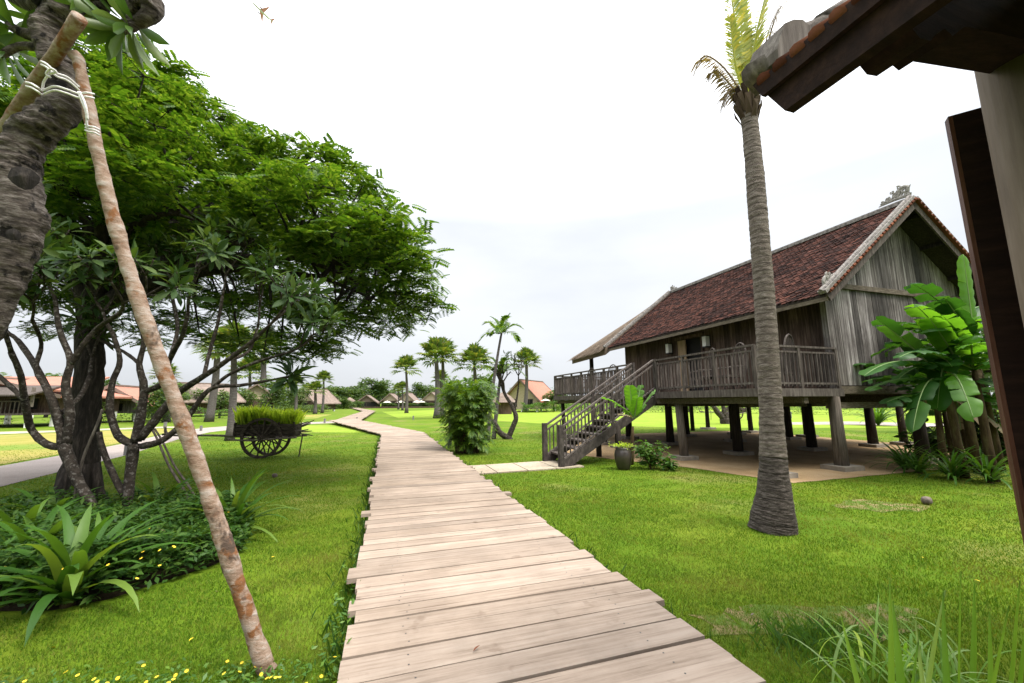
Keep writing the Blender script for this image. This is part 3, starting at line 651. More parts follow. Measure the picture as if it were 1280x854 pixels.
# railings
def railing(a, b, nm='railing'):
    a, b = Vector(a), Vector(b); L = (b - a).length; d = unit(b - a); root = MB()
    up = Vector((0, 0, 1))
    root.beam(a + up * 1.03, b + up * 1.03, .085, .05); root.beam(a + up * .9, b + up * .9, .045, .045); root.beam(a + up * .13, b + up * .13, .045, .05)
    o = root.build(nm, 'rail_wood', house)
    pk = MB(); n = max(2, int(L / .125))
    for k in range(n):
        p = a + d * ((k + .5) * L / n + rnd.uniform(-.012, .012)); pk.beam(p + up * rnd.uniform(.04, .09), p + up * .905 + d * rnd.uniform(-.015, .015), .05 + rnd.uniform(-.008, .01), .022, d)
    pk.build('baluster', 'rail_wood', o)
    m = max(1, round(L / 1.05))
    for k in range(m + 1):
        ps = MB(); p = a + d * L * k / m; ps.box((p.x, p.y, p.z + .42), (.075, .075, 1.22)); ps.build('post', 'rail_wood', o)
railing((-2.78, -.18, FZ), (-2.78, 3.45, FZ)); railing((-2.78, 4.78, FZ), (-2.78, 11.65, FZ)); railing((-2.7, -.2, FZ), (-.12, -.2, FZ)); railing((-2.7, 11.68, FZ), (3.0, 12.5, FZ))
# stairs down to the path
st = MB(); T0, T1 = Vector((-2.84, 3.55, FZ - .02)), Vector((-2.84, 4.72, FZ - .02)); B0, B1 = Vector((-6.5, 2.72, .05)), Vector((-6.5, 3.86, .05))
for t, b in ((T0, B0), (T1, B1)): st.beam(t + Vector((0, 0, -.2)), b + Vector((.0, 0, .0)), .07, .26)
stairs = st.build('staircase', 'stair_wood', house)
sp = MB(); nst = 11
for k in range(1, nst):
    f = k / nst; a = B0.lerp(T0, f); b = B1.lerp(T1, f); z = Vector((0, 0, .02)); dd = Vector((.17, .04, 0)); th_ = Vector((0, 0, .045))
    sp.hexa([a - dd + z, a + dd + z, b + dd + z, b - dd + z, a - dd + z + th_, a + dd + z + th_, b + dd + z + th_, b - dd + z + th_])
sp.build('step', 'rail_wood', stairs)
for t, b in ((T0, B0), (T1, B1)):
    hr = MB(); up = Vector((0, 0, 1)); hr.beam(t + up * 1.06, b + up * 1.02, .075, .045); hr.beam(t + up * .9, b + up * .86, .045, .04); hr.beam(t + up * .16, b + up * .16, .045, .04)
    for k in range(1, 27):
        p = b.lerp(t, k / 27); hr.beam(p + up * .15, p + up * .88, .032, .028)
    hr.build('handrail', 'rail_wood', stairs)
    for c_, d_ in (((b.x - .04, b.y, .56), (.13, .13, 1.14)), ((t.x + .06, t.y, FZ + .5), (.09, .09, 1.16)), (((b.x + t.x) / 2, (b.y + t.y) / 2, 1.45), (.075, .075, 1.15))):
        nw = MB(); nw.box(c_, d_); nw.build('newel', 'stair_wood', stairs)
for p in (B0.lerp(T0, .55), B1.lerp(T1, .55)): ss = MB(); ss.tube([(p.x, p.y, 0), (p.x, p.y, p.z - .1)], .09, 8); ss.build('support', 'post_shaded', stairs, True)
# lamps on the wall, either side of the door
def wall_lamp(y, label):
    r = thing('wall_lamp', label, 'wall lamp', HW(-.02, y, 3.87), HA, 'lamps beside the house door')
    m = MB(); m.box((-.13, 0, 0), (.17, .17, .36)); m.build('lamp_shade', 'glass_lamp', r)
    m = MB(); m.box((-.13, 0, .195), (.19, .19, .03)); m.box((-.13, 0, -.195), (.19, .19, .03)); m.box((-.025, 0, 0), (.04, .14, .42)); m.build('frame', 'metal', r)
wall_lamp(6.05, 'pale box lamp left of the open doorway'); wall_lamp(4.05, 'pale box lamp right of the open doorway')
# veranda chairs with a hooped back
def chair(x, y, rz, label):
    r = thing('armchair', label, 'armchair', HW(x, y, FZ + .003), HA + rz, 'wooden armchairs on the veranda')
    m = MB(); m.box((0, 0, .42), (.56, .54, .07)); m.build('seat', 'cushion', r)
    m = MB(); pts = [(.27, -.27, .45), (.33, -.3, .9), (.37, -.2, 1.27), (.38, 0, 1.4), (.37, .2, 1.27), (.33, .3, .9), (.27, .27, .45)]; m.tube(smoothpts(pts, 4), .024, 8); m.build('back_hoop', 'rail_wood', r, True)
    m = MB()
    for k in range(-3, 4): m.tube([(.28, k * .07, .45), (.37, k * .07, 1.36 - abs(k) * .05)], .013, 5)
    m.build('backrest', 'cushion', r)
    for s_ in (-1, 1):
        m = MB(); m.tube(smoothpts([(.3, s_ * .28, .68), (0, s_ * .31, .68), (-.26, s_ * .3, .64), (-.27, s_ * .28, .42)], 4), .022, 6); m.build('armrest', 'rail_wood', r, True)
        for fx in (-.25, .25):
            m = MB(); m.tube([(fx, s_ * .25, 0), (fx, s_ * .25, .4)], .024, 6); m.build('leg', 'rail_wood', r, True)
chair(-1.3, .5, -1.3, 'round backed armchair behind the rail right of the coconut palm'); chair(-1.55, 1.75, -.2, 'round backed armchair mostly hidden behind the coconut palm trunk')
chair(-1.4, 3.0, -.4, 'dark low armchair beside the open doorway'); chair(-1.5, 8.6, .3, 'armchair on the far deck nearest the staircase'); chair(-1.5, 10.6, .3, 'armchair at the far left end of the deck')
t = thing('side_table', 'small low table between the veranda armchairs', 'table', HW(-1.5, 2.45, FZ + .003), HA)
m = MB(); m.box((0, 0, .46), (.5, .5, .04)); m.build('tabletop', 'rail_wood', t)
for a in (-1, 1):
    for b in (-1, 1): m = MB(); m.box((a * .2, b * .2, .22), (.04, .04, .44)); m.build('leg', 'rail_wood', t)
#SECTION4
# ------------------------------------------------------------------ the pavilion overhead at the right
PK = 1.2
PR = R(17.5)
pav = thing('pavilion', 'near timber pavilion with tiled eave and round pale column at the right', 'pavilion', (0, 0, 0), PR)
# local frame: x = D2, y = D1 about the camera's foot
px_, py_, pz_ = 1.297 * PK, .985 * PK, EYE + 1.0 * PK
PS = .78
def rz_(x): return pz_ + .20 * PK + (x - px_) * PS
mb = MB(); mb.ext([(px_ - .005, py_ - 7, pz_), (px_ - .005, py_ - .085, pz_), (px_ - .005, py_ + .03, pz_ + .18 * PK), (px_ - .005, py_ - 7, pz_ + .18 * PK)], (.05, 0, 0)); fasc = mb.build('eave_board', 'brown_wood', pav)
mb = MB(); mb.ext([(px_ - .03, py_ - 7, pz_ + .10 * PK), (px_ - .03, py_ - .012, pz_ + .10 * PK), (px_ - .03, py_ + .025, pz_ + .17 * PK), (px_ - .03, py_ - 7, pz_ + .17 * PK)], (.022, 0, 0)); mb.build('trim', 'brown_wood', fasc)
mb = MB()
def slope_slab(x0, x1, y0, y1, lo, hi): return [(x0, y0, rz_(x0) + lo), (x1, y0, rz_(x1) + lo), (x1, y1, rz_(x1) + lo), (x0, y1, rz_(x0) + lo), (x0, y0, rz_(x0) + hi), (x1, y0, rz_(x1) + hi), (x1, y1, rz_(x1) + hi), (x0, y1, rz_(x0) + hi)]
mb.hexa(slope_slab(px_ - .01, px_ + 5.4, py_ - 7, py_, -.06, -.02)); roofp = mb.build('roof', 'brown_wood', pav)  # carried on far out of view to shade the column
mb = MB()
for k in range(22): mb.hexa(slope_slab(px_ + .05, px_ + 5.4, py_ - .1 - k * .3 - .06, py_ - .1 - k * .3, -.17, -.062))
for k in range(5): x = px_ + .35 + k * .65; mb.box((x, py_ - 3.5, rz_(x) - .1), (.07, 6.95, .08))
mb.build('rafter', 'brown_wood', roofp)
mb = MB()
for k in range(90):     # barrel tile courses whose ends show along the eave
    y = py_ - .03 - k * .076; r = .03
    for c in range(18):
        x0 = px_ - .035 + c * .3; x1 = x0 + .34
        mb.tube([(x0, y, rz_(x0) - .028), (x1, y, rz_(x1) - .032)], [r, r * .92], 8, True, .03)
mb.build('tile', 'tile_bright', roofp, True)
mb = MB()               # mortared verge along the far edge with its upturned end
vp = lambda s, u: Vector((px_ - .05 + s, py_ + .0, rz_(px_ - .05 + s) + u))
mb.tube([vp(.0, .03), vp(.6, .045), vp(5.4, .045)], [.055, .055, .055], 10, True, .06)
for k in range(17): mb.tube([vp(.2 + k * .28, .055), vp(.40 + k * .28, .075)], [.055, .04], 8, True, .05)
mb.build('verge_cap', 'cap_dark', roofp, True)
PINV = Matrix.Rotation(-PR, 4, 'Z')
def pav_plane(x, y, yl):       # a point of the pavilion in its own frame, on the plane y = yl
    d = PINV @ ray(x, y); return Vector((0, 0, EYE)) + d * (yl / d.y)
mb = MB(); mb.ext([pav_plane(x, y, py_ + .06) for x, y in ((933, 108), (932, 96), (936, 82), (941, 67), (952, 62), (963, 62), (970, 68), (978, 65), (990, 61), (1003, 56), (1013, 49), (1027, 38), (1040, 29), (1056, 28), (1010, 66), (975, 95), (945, 121))], (0, -.16, 0)); mb.build('verge_finial', 'cap_dark', roofp)
cx_, cy_, cr_ = 2.69, .80, .17
m = MB(); m.tube([(cx_, cy_, 0), (cx_, cy_, 1.5), (cx_ - .0, cy_, 3.5)], [.18, .175, .165], 28); m.build('column', 'column_wood', pav, True)
m = MB(); m.lathe([(.3, 0), (.3, .12), (.24, .16), (.24, .2)], (cx_, cy_, 0), 24); m.build('pad', 'pad', pav)
m = MB()                # stepped beam end on the column
m.ext([pav_plane(x, y, cy_ - .08) for x, y in ((1108, -40), (1137, 16), (1139, 34), (1150, 48), (1163, 51), (1172, 41), (1181, 36), (1191, 45), (1206, 33), (1330, 60), (1330, -60))], (0, .16, 0))
m.box((cx_, cy_ - 3.0, 3.42), (.18, 6.3, .16)); m.build('beam', 'brown_wood', pav)
m = MB(); m.box((cx_ + 1.5, cy_ - 3.0, 3.62), (2.9, 6.4, .05)); m.build('added_ceiling', 'brown_wood', pav)  # ceiling added to darken the eave underside and column
m = MB(); m.box((px_ + 4.4, py_ - 3.5, 2.4), (.1, 6.9, 4.7)); m.build('wall', 'brown_wood', pav)  # unseen back wall, added to keep light out of the pavilion
m = MB(); m.box((px_ + 2.6, py_ - 3.6, .1), (3.6, 6.8, .2)); m.build('floor', 'brown_wood', pav)  # unseen floor, added with the wall as part of the darkening mass
# shutter door, opened outward
q0 = AY(1181, 140, 1.9); q0 = Vector((q0.x, q0.y, 0)); sdv = unit((.83, -.55, 0)); shz = 3.2
sh = thing('louvred_door', 'tall dark louvred door standing open behind the pale column', 'door', q0, math.atan2(sdv.y, sdv.x))
m = MB(); m.box((.008, 0, .1 + (shz - .1) / 2), (.016, .05, shz - .1)); m.build('edge_stile', 'red_wood', sh)
m = MB(); m.box((.072, 0, .1 + (shz - .1) / 2), (.11, .05, shz - .1)); m.box((.86, 0, .1 + (shz - .1) / 2), (.1, .05, shz - .1))
for z in (.2, 1.2, 2.3, shz - .06): m.box((.47, 0, z), (.68, .045, .14))
m.build('frame', 'brown_wood', sh)
m = MB()
for k in range(52):
    z = .3 + k * .055
    if z < shz - .14: m.hexa([(.128, -.02, z), (.81, -.02, z), (.81, -.012, z), (.128, -.012, z), (.128, .012, z + .068), (.81, .012, z + .068), (.81, .02, z + .068), (.128, .02, z + .068)])
m.build('louvre', 'brown_wood', sh)
sp_ = AY(1197, 50, 1.72); spl = thing('spotlight', 'tiny black spotlight on a bracket beside the column top', 'spotlight', sp_, 0)
m = MB(); m.lathe([(.016, -.02), (.02, 0), (.018, .022)], (0, 0, 0), 12); m.build('lamp_head', 'metal', spl, True)
m = MB(); m.tube([(0, 0, .02), (.02, 0, .04), (.12, 0, .065)], .005, 6); m.build('bracket', 'metal', spl, True)

# ------------------------------------------------------------------ palms
def pinnate(mb, pts, n, ln, wd, droop=.4, tipf=.35, jag=.15, side_up=.25):
    pts = smoothpts(pts, 6); m = len(pts)
    for i in range(n):
        t = (i + .5) / n * .98; f = t * (m - 1); k = int(f); p = pts[k].lerp(pts[min(k + 1, m - 1)], f - k); d = unit(pts[min(k + 1, m - 1)] - pts[max(k - 1, 0)])
        sd_ = d.cross(Vector((0, 0, 1))); sd_ = unit(sd_) if sd_.length > .05 else Vector((1, 0, 0)); u = unit(sd_.cross(d))
        l = ln * (math.sin(math.pi * (.12 + .8 * t)) ** .6) * (1 - .3 * t) * rnd.uniform(1 - jag, 1 + jag)
        for s in (-1, 1):
            a = unit(sd_ * s * (1 - .45 * t) + d * (.5 + .5 * t) + u * side_up + Vector((rnd.gauss(0, .06), rnd.gauss(0, .06), rnd.gauss(0, .06))))
            q1 = p + a * l * .55 - Vector((0, 0, droop * l * .12)); q2 = p + a * l - Vector((0, 0, droop * l * rnd.uniform(.35, .65))); w_ = u.cross(a) * wd * .5 + d * wd * .35
            mb.add([p - w_ * .4, p + w_ * .4, q1 + w_, q1 - w_], [(0, 1, 2, 3)]); mb.add([q1 - w_, q1 + w_, q2 + w_ * .12, q2 - w_ * .12], [(0, 1, 2, 3)])
# coconut palm by the house
pb = G(966, 662); PY = pb.y
cp = thing('coconut_palm', 'tall ringed coconut palm trunk with few yellow fronds before the house', 'palm', pb)
tpx = [(966, 664, 30.5), (967, 645, 27), (967.5, 620, 22), (967, 590, 18), (965, 540, 15.2), (962, 480, 13.8), (958, 410, 13.2), (954, 350, 12.4), (950, 300, 12), (946, 250, 11.7), (942, 200, 11), (938, 160, 10.3), (935.5, 142, 10)]
pts = []; rad = []
for x, y, r in tpx:
    p = AY(x, y, PY + .02 * (664 - y) / 100); pts.append(p - pb); dpt = p.y * math.cos(PITCH) + (p.z - EYE) * math.sin(PITCH); rad.append(r * dpt / FPX * .9)
pts[0] = Vector((pts[0].x, pts[0].y, -.03)); sp = smoothpts(pts, 7); rr = lerp_list(rad, len(sp))
zz = [p.z for p in sp]; m = MB()
full = []; fr = []          # ringed trunk: each leaf scar a small step
L = 0
for i in range(len(sp) - 1):
    for k in range(5): full.append(sp[i].lerp(sp[i + 1], k / 5)); fr.append(rr[i] + (rr[i + 1] - rr[i]) * k / 5)
full.append(sp[-1]); fr.append(rr[-1])
fr = [r * (1 + (.012 if (i % 5) < 3 else -.012) * (0 if p.z < .7 else 1) * rnd.uniform(.2, 1.6)) for i, (r, p) in enumerate(zip(fr, full))]
cut = next(i for i, p in enumerate(full) if p.z > .95)
m.tube(full[:cut + 1], fr[:cut + 1], 22, True, .025); tb = roughen(m.build('root_flare', 'coco_base', cp, True), .012, 7, (1, 1, .5))
m = MB(); m.tube(full[cut:], fr[cut:], 20, True, .012); roughen(m.build('trunk', 'coco_bark', cp, True), .006, 9)
top = pb + pts[-1]
def tp(x, y, dy=0): return AY(x, y, PY + .25 + dy) - pb
m = MB()
for k in range(26):
    a = k * 2.4; z = -.1 + k * .014; b = pts[-1] + Vector((math.cos(a) * .1, math.sin(a) * .1, z)); e = b + Vector((math.cos(a) * .1, math.sin(a) * .1, .17 + .1 * rnd.random())); s_ = Vector((-math.sin(a), math.cos(a), 0)) * .05
    m.add([b - s_ - Vector((0, 0, .1)), b + s_ - Vector((0, 0, .1)), e + s_ * .8, e - s_ * .8, (b + e) / 2 + Vector((math.cos(a), math.sin(a), 0)) * .05], [(0, 1, 4), (1, 2, 4), (2, 3, 4), (3, 0, 4)])
m.build('leaf_base', 'palm_boot', cp)
fronds = [((935, 122), (924, 60), (911, -25), .40, .5, 'coco_leaf'), ((938, 120), (943, 55), (962, -25), .30, .2, 'coco_leaf'), ((934, 124), (920, 85), (912, 20), .26, .2, 'coco_leaf'), ((936, 120), (928, 70), (926, -10), .36, .8, 'coco_leaf')]
for a, b, c, ln, dy, mt in fronds:
    fp = [tp(*a), tp(*b, dy * .5), tp(*c, dy)]; m = MB(); pinnate(m, fp, 96, ln * 1.35, .034, .6, .35, .2, .1); fo = m.build('frond', mt, cp)
    m = MB(); sp2 = smoothpts(fp, 5); m.tube(sp2, lerp_list([.028, .02, .006], len(sp2)), 5); m.build('rachis', 'coco_leaf', fo)
for a, b, c, d in (((932, 124), (905, 85), (880, 70), (866, 95)), ((931, 128), (912, 105), (895, 88), (885, 100)), ((941, 120), (958, 60), (972, 15), (990, -5)), ((932, 130), (918, 112), (908, 118), (903, 130)), ((940, 120), (952, 75), (962, 35), (975, 5))):
    fp = [tp(*a), tp(*b), tp(*c), tp(*d)]; m = MB(); pinnate(m, fp, 62, .27, .014, 1.2, .35, .5, -.2); fo = m.build('dry_frond', 'dry_leaf', cp)
    m = MB(); sp2 = smoothpts(fp, 5); m.tube(sp2, lerp_list([.018, .012, .005], len(sp2)), 5); m.build('rachis', 'dry_leaf', fo)

# fan palms: a trunk and a ball of stiff fans
def fan_crown(rad, n, seed, skirt=True, fan=.55):
    mb = MB(); dead = MB(); r0 = random.Random(seed)
    for k in range(n):
        a = k * 2.39996 + r0.uniform(-.2, .2); t = k / n; e = R(85) - t * R(118 if skirt else 100) + r0.uniform(-.15, .15)
        d = Vector((math.cos(a) * math.cos(e), math.sin(a) * math.cos(e), math.sin(e))); h = d * rad * r0.uniform(.5, .68); sd_ = unit(d.cross(Vector((.01, .02, 1)))); up = unit(sd_.cross(d))
        q = MB(); q.add([sd_ * -.025, sd_ * .025, h + sd_ * .02, h - sd_ * .02], [(0, 1, 2, 3)]); F = rad * fan
        mm = 13
        for j in range(mm):
            b = (j - (mm - 1) / 2) / (mm - 1) * R(230); dd = d * math.cos(b) + sd_ * math.sin(b); dd = unit(dd + up * .25 * abs(math.sin(b))); ln = F * (1 - .25 * abs(b) / 2) * r0.uniform(.9, 1.05); s2 = unit(dd.cross(up)) * F * .1
            q.add([h, h + dd * ln * .6 + s2, h + dd * ln - up * ln * .12 - Vector((0, 0, ln * .15)), h + dd * ln * .6 - s2], [(0, 1, 2, 3)])
        (dead if (skirt and t > .94) else mb).add(q.v, q.f)
    return mb, dead
fan_cache = {}
def fan_palm(x, y, topx, topy, rpx, label, group='fan palms in the fields', seed=1, dist=None, trunk=(1.0, .62), twpx=None, fan=.55):
    b = G(x, y) if dist is None else AY(x, y, dist); b.z = 0; t = AY(topx, topy, b.y); o = thing('fan_palm', label, 'palm', b, 0, group)
    v = t - b; rad = rpx * b.y / FPX * 1.45; tw = (twpx or 7) * b.y / FPX / 2
    m = MB(); pp = [v * f + Vector((.02 * v.z * math.sin(f * 3.1), 0, 0)) for f in np.linspace(0, 1, 9)]; m.tube(pp, [tw * (1.35 if f < .06 else trunk[0] - (trunk[0] - trunk[1]) * f) for f in np.linspace(0, 1, 9)], 10, True, .05); m.build('trunk', 'palm_bark', o, True)
    if seed not in fan_cache:
        a, d = fan_crown(1, 34, seed, False, fan); oc = a.build('crown', 'fan_leaf', o); fan_cache[seed] = (oc,)
    else:
        oc = fan_cache[seed][0].copy(); C.objects.link(oc); oc.parent = o
    for q in (oc,): q.location = v; q.scale = (rad,) * 3; q.rotation_euler = (0, 0, rnd.uniform(0, 6))
    return o
for a in [(546, 523, 545, 449, 19, 'thick fan palm, left of the close pair beyond the boardwalk', 1, 7.5), (552, 522, 553, 446, 17, 'slimmer fan palm, right of the close pair beyond the boardwalk', 2, 5.5), (551, 519, 551, 475, 9, 'low young fan palm between the close pair of fan palms', 3, 4),
          (508, 516.5, 507.5, 463, 13.5, 'lone fan palm with round crown in front of the far gabled houses', 2, 4), (503, 513, 503, 486, 6.5, 'short fan palm beside the lone one by the far gabled houses', 1, 2.5), (498, 512, 497.5, 487, 6, 'smallest fan palm left of the far gabled houses', 3, 2.2),
          (593, 521, 593, 457, 19, 'broad fan palm rising behind the dense bamboo palm bush', 3, 6), (656, 515.5, 658, 456, 15, 'fan palm in front of the far red roofed house', 1, 5.5),
          (393.6, 517.5, 394, 489, 9, 'stubby fan palm with bushy head near the cart', 2, 4.5), (402.6, 516.5, 404.5, 476, 9, 'slender fan palm just right of the stubby one', 3, 3.4), (369, 518.5, 370, 481, 9, 'fan palm whose head hides behind the frangipani branch', 1, 4.2),
          (312, 512, 312, 469, 17, 'fan palm in front of the red roof beside the hedge', 2, 5), (384, 514, 384, 487, 6, 'little fan palm at the edge of the far thicket', 3, 2.6), (362, 515, 360, 487, 7, 'low fan palm beside the rounded green tree', 1, 3)]:
    fan_palm(*a[:6], seed=a[6], twpx=a[7])
for a in [(287, 551, 292, 440, 26, 'straight grey palm trunk directly behind the ox cart shaft', 1, 8.5), (261, 527.5, 272, 440, 18, 'leaning grey palm trunk left of the ox cart', 2, 8.5), (327, 514, 328.5, 438, 20, 'tall grey palm trunk right of the hedge behind the cart', 3, 7.5), (208, 528, 206, 470, 12, 'dark palm trunk behind the pale leaning pole', 2, 7)]:
    fan_palm(*a[:6], group='palm trunks behind the cart', seed=a[6], twpx=a[7], trunk=(1.1, .75))

# ------------------------------------------------------------------ the big spreading tree on the left
tb = G(96, 632); rt = thing('rain_tree', 'huge dark trunked spreading tree with feathery green crown', 'tree', tb)
rt_dir = Vector((.1, .1, 0))
tr = MB(); ty = tb.y
trp = [AY(96, 634, ty) - tb, AY(98, 600, ty) - tb, AY(104, 550, ty) - tb, AY(108, 500, ty) - tb, AY(112, 440, ty) - tb, AY(115, 380, ty + .3) - tb]
trp[0].z = -.05
tr.tube(smoothpts(trp, 4), lerp_list([.34, .25, .22, .21, .20, .19], 21), 16, True, .12)
for k in range(6):
    a = k * 1.05 + .3; tr.tube([(math.cos(a) * .5, math.sin(a) * .5, -.06), (math.cos(a) * .28, math.sin(a) * .28, .16), (math.cos(a) * .14, math.sin(a) * .14, .7)], [.04, .1, .1], 8)
hub = trp[-1]
Cn = Vector((-7.7, 9.6, 3.4)) - tb; AX, AYr, AZ = 6.5, 4.2, 6.9
pads = []; limbs = MB(); limb_pts = []
for k in range(17):
    a = k * 2.39996; e = R(8) + R(62) * ((k * .618) % 1)
    tip = Cn + Vector((math.cos(a) * math.cos(e) * AX, math.sin(a) * math.cos(e) * AYr, math.sin(e) * AZ)) * .74
    c1 = hub.lerp(tip, .45) + Vector((0, 0, 1.1 + .6 * math.cos(e))); c1 += Vector((rnd.uniform(-.5, .5), rnd.uniform(-.5, .5), 0))
    p = bez(hub - Vector((0, 0, .25)), c1, tip, 12); p = [q + Vector((rnd.uniform(-.06, .06), rnd.uniform(-.06, .06), rnd.uniform(-.06, .06))) for q in p]; limbs.tube(p, lerp_list([.14, .11, .08, .05, .02], 13), 8); limb_pts += p[4:]
dirs = []
for k in range(280):
    u = (k + .5) / 280; zc = -.16 + u * 1.14; a = k * 2.39996 + rnd.uniform(-.25, .25); rr_ = math.sqrt(max(0, 1 - min(1, zc) ** 2)) if zc > 0 else 1.0
    f = rnd.uniform(.84, 1.06); pads.append((Cn + Vector((math.cos(a) * rr_ * AX * f, math.sin(a) * rr_ * AYr * f, zc * AZ * f - .25 * rnd.random())), rnd.uniform(.55, 1.05)))
for k in range(130):
    a = rnd.uniform(0, 6.28); q = rnd.uniform(.25, .85); zc = rnd.uniform(.12, .8); pads.append((Cn + Vector((math.cos(a) * AX * q * .9, math.sin(a) * AYr * q * .9, zc * AZ * math.sqrt(max(.05, 1 - q * q)) + .6)), rnd.uniform(.6, 1.0)))
NP = len(pads)
for px, py, Y, r in ((520, 372, 9, .4), (536, 352, 9, .35), (528, 325, 9, .4), (512, 292, 9, .4), (488, 262, 9, .4), (462, 232, 9, .38), (448, 212, 9, .3), (410, 186, 9, .4), (378, 182, 9, .3), (352, 176, 9, .4), (305, 160, 9, .35), (262, 128, 9, .4), (222, 100, 9, .4), (200, 78, 9, .35), (160, 60, 9, .4), (460, 392, 9, .35), (425, 418, 9, .35), (405, 436, 8.8, .35), (545, 382, 8.8, .45), (530, 372, 8.6, .5), (515, 395, 8.8, .5), (505, 350, 8.6, .6), (490, 375, 8.4, .7), (470, 405, 8.8, .5), (440, 400, 8.6, .55), (400, 425, 8.2, .5), (385, 440, 8.2, .45), (372, 425, 8.0, .5), (350, 445, 8.4, .4), (470, 345, 8.0, .7), (505, 300, 8.6, .5), (455, 230, 8.4, .55), (440, 215, 8.6, .5), (405, 195, 8.4, .5), (462, 260, 8.4, .5), (330, 175, 8.4, .6), (280, 150, 8.4, .6), (235, 125, 8.2, .6), (215, 90, 8.0, .6), (170, 75, 7.6, .6), (130, 60, 7.6, .7),
                  (330, 440, 8.2, .45), (300, 430, 8.5, .5), (250, 420, 8.2, .5), (420, 380, 8.2, .6), (360, 390, 8.2, .6), (300, 380, 8.2, .7)):
    pads.append((AY(px, py, Y) - tb, r))
def keep_pad(c):
    c = c + tb
    if c.y < 7.4 and c.z < 4.5 + (7.4 - c.y) * .5: return False
    if c.z < (3.5 if c.x < -5.2 else 3.55): return False
    xi = c.x / c.y * 9; zi = (c.z - 1.75) / c.y * 9 + 1.75       # the crown's upper outline falls away to the right
    return xi < -2.35 and zi < np.interp(xi, (-14, -9, -7.5, -6, -4.5, -3.1, -2.2, -1.6), (11, 10.3, 9.2, 8.2, 7.5, 6.8, 5.7, 4.4)) - .3
pads = [q for i, q in enumerate(pads) if i >= NP or keep_pad(q[0])]
P = []; psz = rng.uniform(.75, 1.25, len(pads)); pn = []; lp = np.array([tuple(p) for p in limb_pts])
for c, r in pads:
    n = int(76 * (r / .75) ** 2); 
    q = rng.normal(0, 1, (n, 3)); q /= np.linalg.norm(q, axis=1, keepdims=True); q *= rng.uniform(.25, 1, (n, 1)) ** .6; q *= np.array([r, r, r * .38]); q[:, 2] -= .12 * (q[:, 0] ** 2 + q[:, 1] ** 2) / r
    pn.append(len(q)); P.append(q + np.array(c)); j = np.argmin(((lp - np.array(c)) ** 2).sum(1)); b = Vector(lp[j]); mid_ = b.lerp(c, .5) + Vector((rnd.uniform(-.15, .15), rnd.uniform(-.15, .15), rnd.uniform(-.05, .2)))
    limbs.tube([b, mid_, c], [.04, .026, .01], 5)
    for k in range(4):
        e = c + Vector((rnd.uniform(-.8, .8) * r, rnd.uniform(-.8, .8) * r, rnd.uniform(-.1, .15))); limbs.tube([c, e], [.011, .004], 4)
roughen(tr.build('trunk', 'dark_bark', rt, True), .03, 5, (1, 1, .3)); limbs.build('limb', 'dark_bark', rt, True)
P = np.concatenate(P); V, F = scatter(SPRAY[0], SPRAY[1], P, rotmats(len(P), .42), rng.uniform(.5, .82, len(P)) * np.repeat(psz, pn))
print('rain tree leaves', len(F)); fastmesh('crown', V, F, 'rain_leaf', rt)
#SECTION5
# ------------------------------------------------------------------ frangipani trees
def rosette_pts(tip, d, n, ln):      # leaf frames around a shoot tip
    out = []; d = unit(d); x = d.orthogonal().normalized(); y = d.cross(x)
    for k in range(n):
        a = k * 2.4 + rnd.uniform(-.3, .3); e = R(68) - R(85) * (k / n) + rnd.uniform(-.15, .15)
        r = x * math.cos(a) + y * math.sin(a); ax = unit(r * math.cos(e) + d * math.sin(e) - Vector((0, 0, .15))); nz = unit(d * math.cos(e) - r * math.sin(e) + Vector((0, 0, .3))); yy = unit(nz.cross(ax)); nz = ax.cross(yy)
        out.append((tip - d * (.1 * k / n) + ax * .03, np.array([[ax.x, yy.x, nz.x], [ax.y, yy.y, nz.y], [ax.z, yy.z, nz.z]]), ln * rnd.uniform(.75, 1.15)))
    return out
def grow(mb, p, d, L, r, depth, tips, spread=.6):
    bendv = Vector((rnd.gauss(0, .12), rnd.gauss(0, .12), .12)); q = p + unit(d + bendv) * L; mid_ = p.lerp(q, .5) + Vector((rnd.gauss(0, .05), rnd.gauss(0, .05), -.03)) * L
    mb.tube(bez(p, mid_, q, 5), lerp_list([r, r * .82], 6), 7, True, .07); d2_ = unit(q - mid_)
    if depth == 0: tips.append((q, d2_)); return
    x = d2_.orthogonal().normalized(); y = d2_.cross(x); a0 = rnd.uniform(0, 6.28); n = 2 if rnd.random() < .55 else 3
    for k in range(n):
        a = a0 + k * 6.283 / n + rnd.uniform(-.4, .4); s = rnd.uniform(spread * .8, spread * 1.3)
        grow(mb, q, unit(d2_ + (x * math.cos(a) + y * math.sin(a)) * s + Vector((0, 0, .22))), L * rnd.uniform(.68, .92), r * .74, depth - 1, tips, spread)
def frangi_leaves(tips, parent, nl=(9, 15), ln=.3, mat='frangi_leaf', keep=1.0):
    fr = []
    for p, d in tips:
        if rnd.random() < keep: fr += rosette_pts(p, d, rnd.randint(*nl), ln)
    V, F = scatter(BROAD[0], BROAD[1], np.array([tuple(f[0]) for f in fr]), np.array([f[1] for f in fr]), np.array([f[2] for f in fr]))
    return fastmesh('foliage', V, F, mat, parent, True)
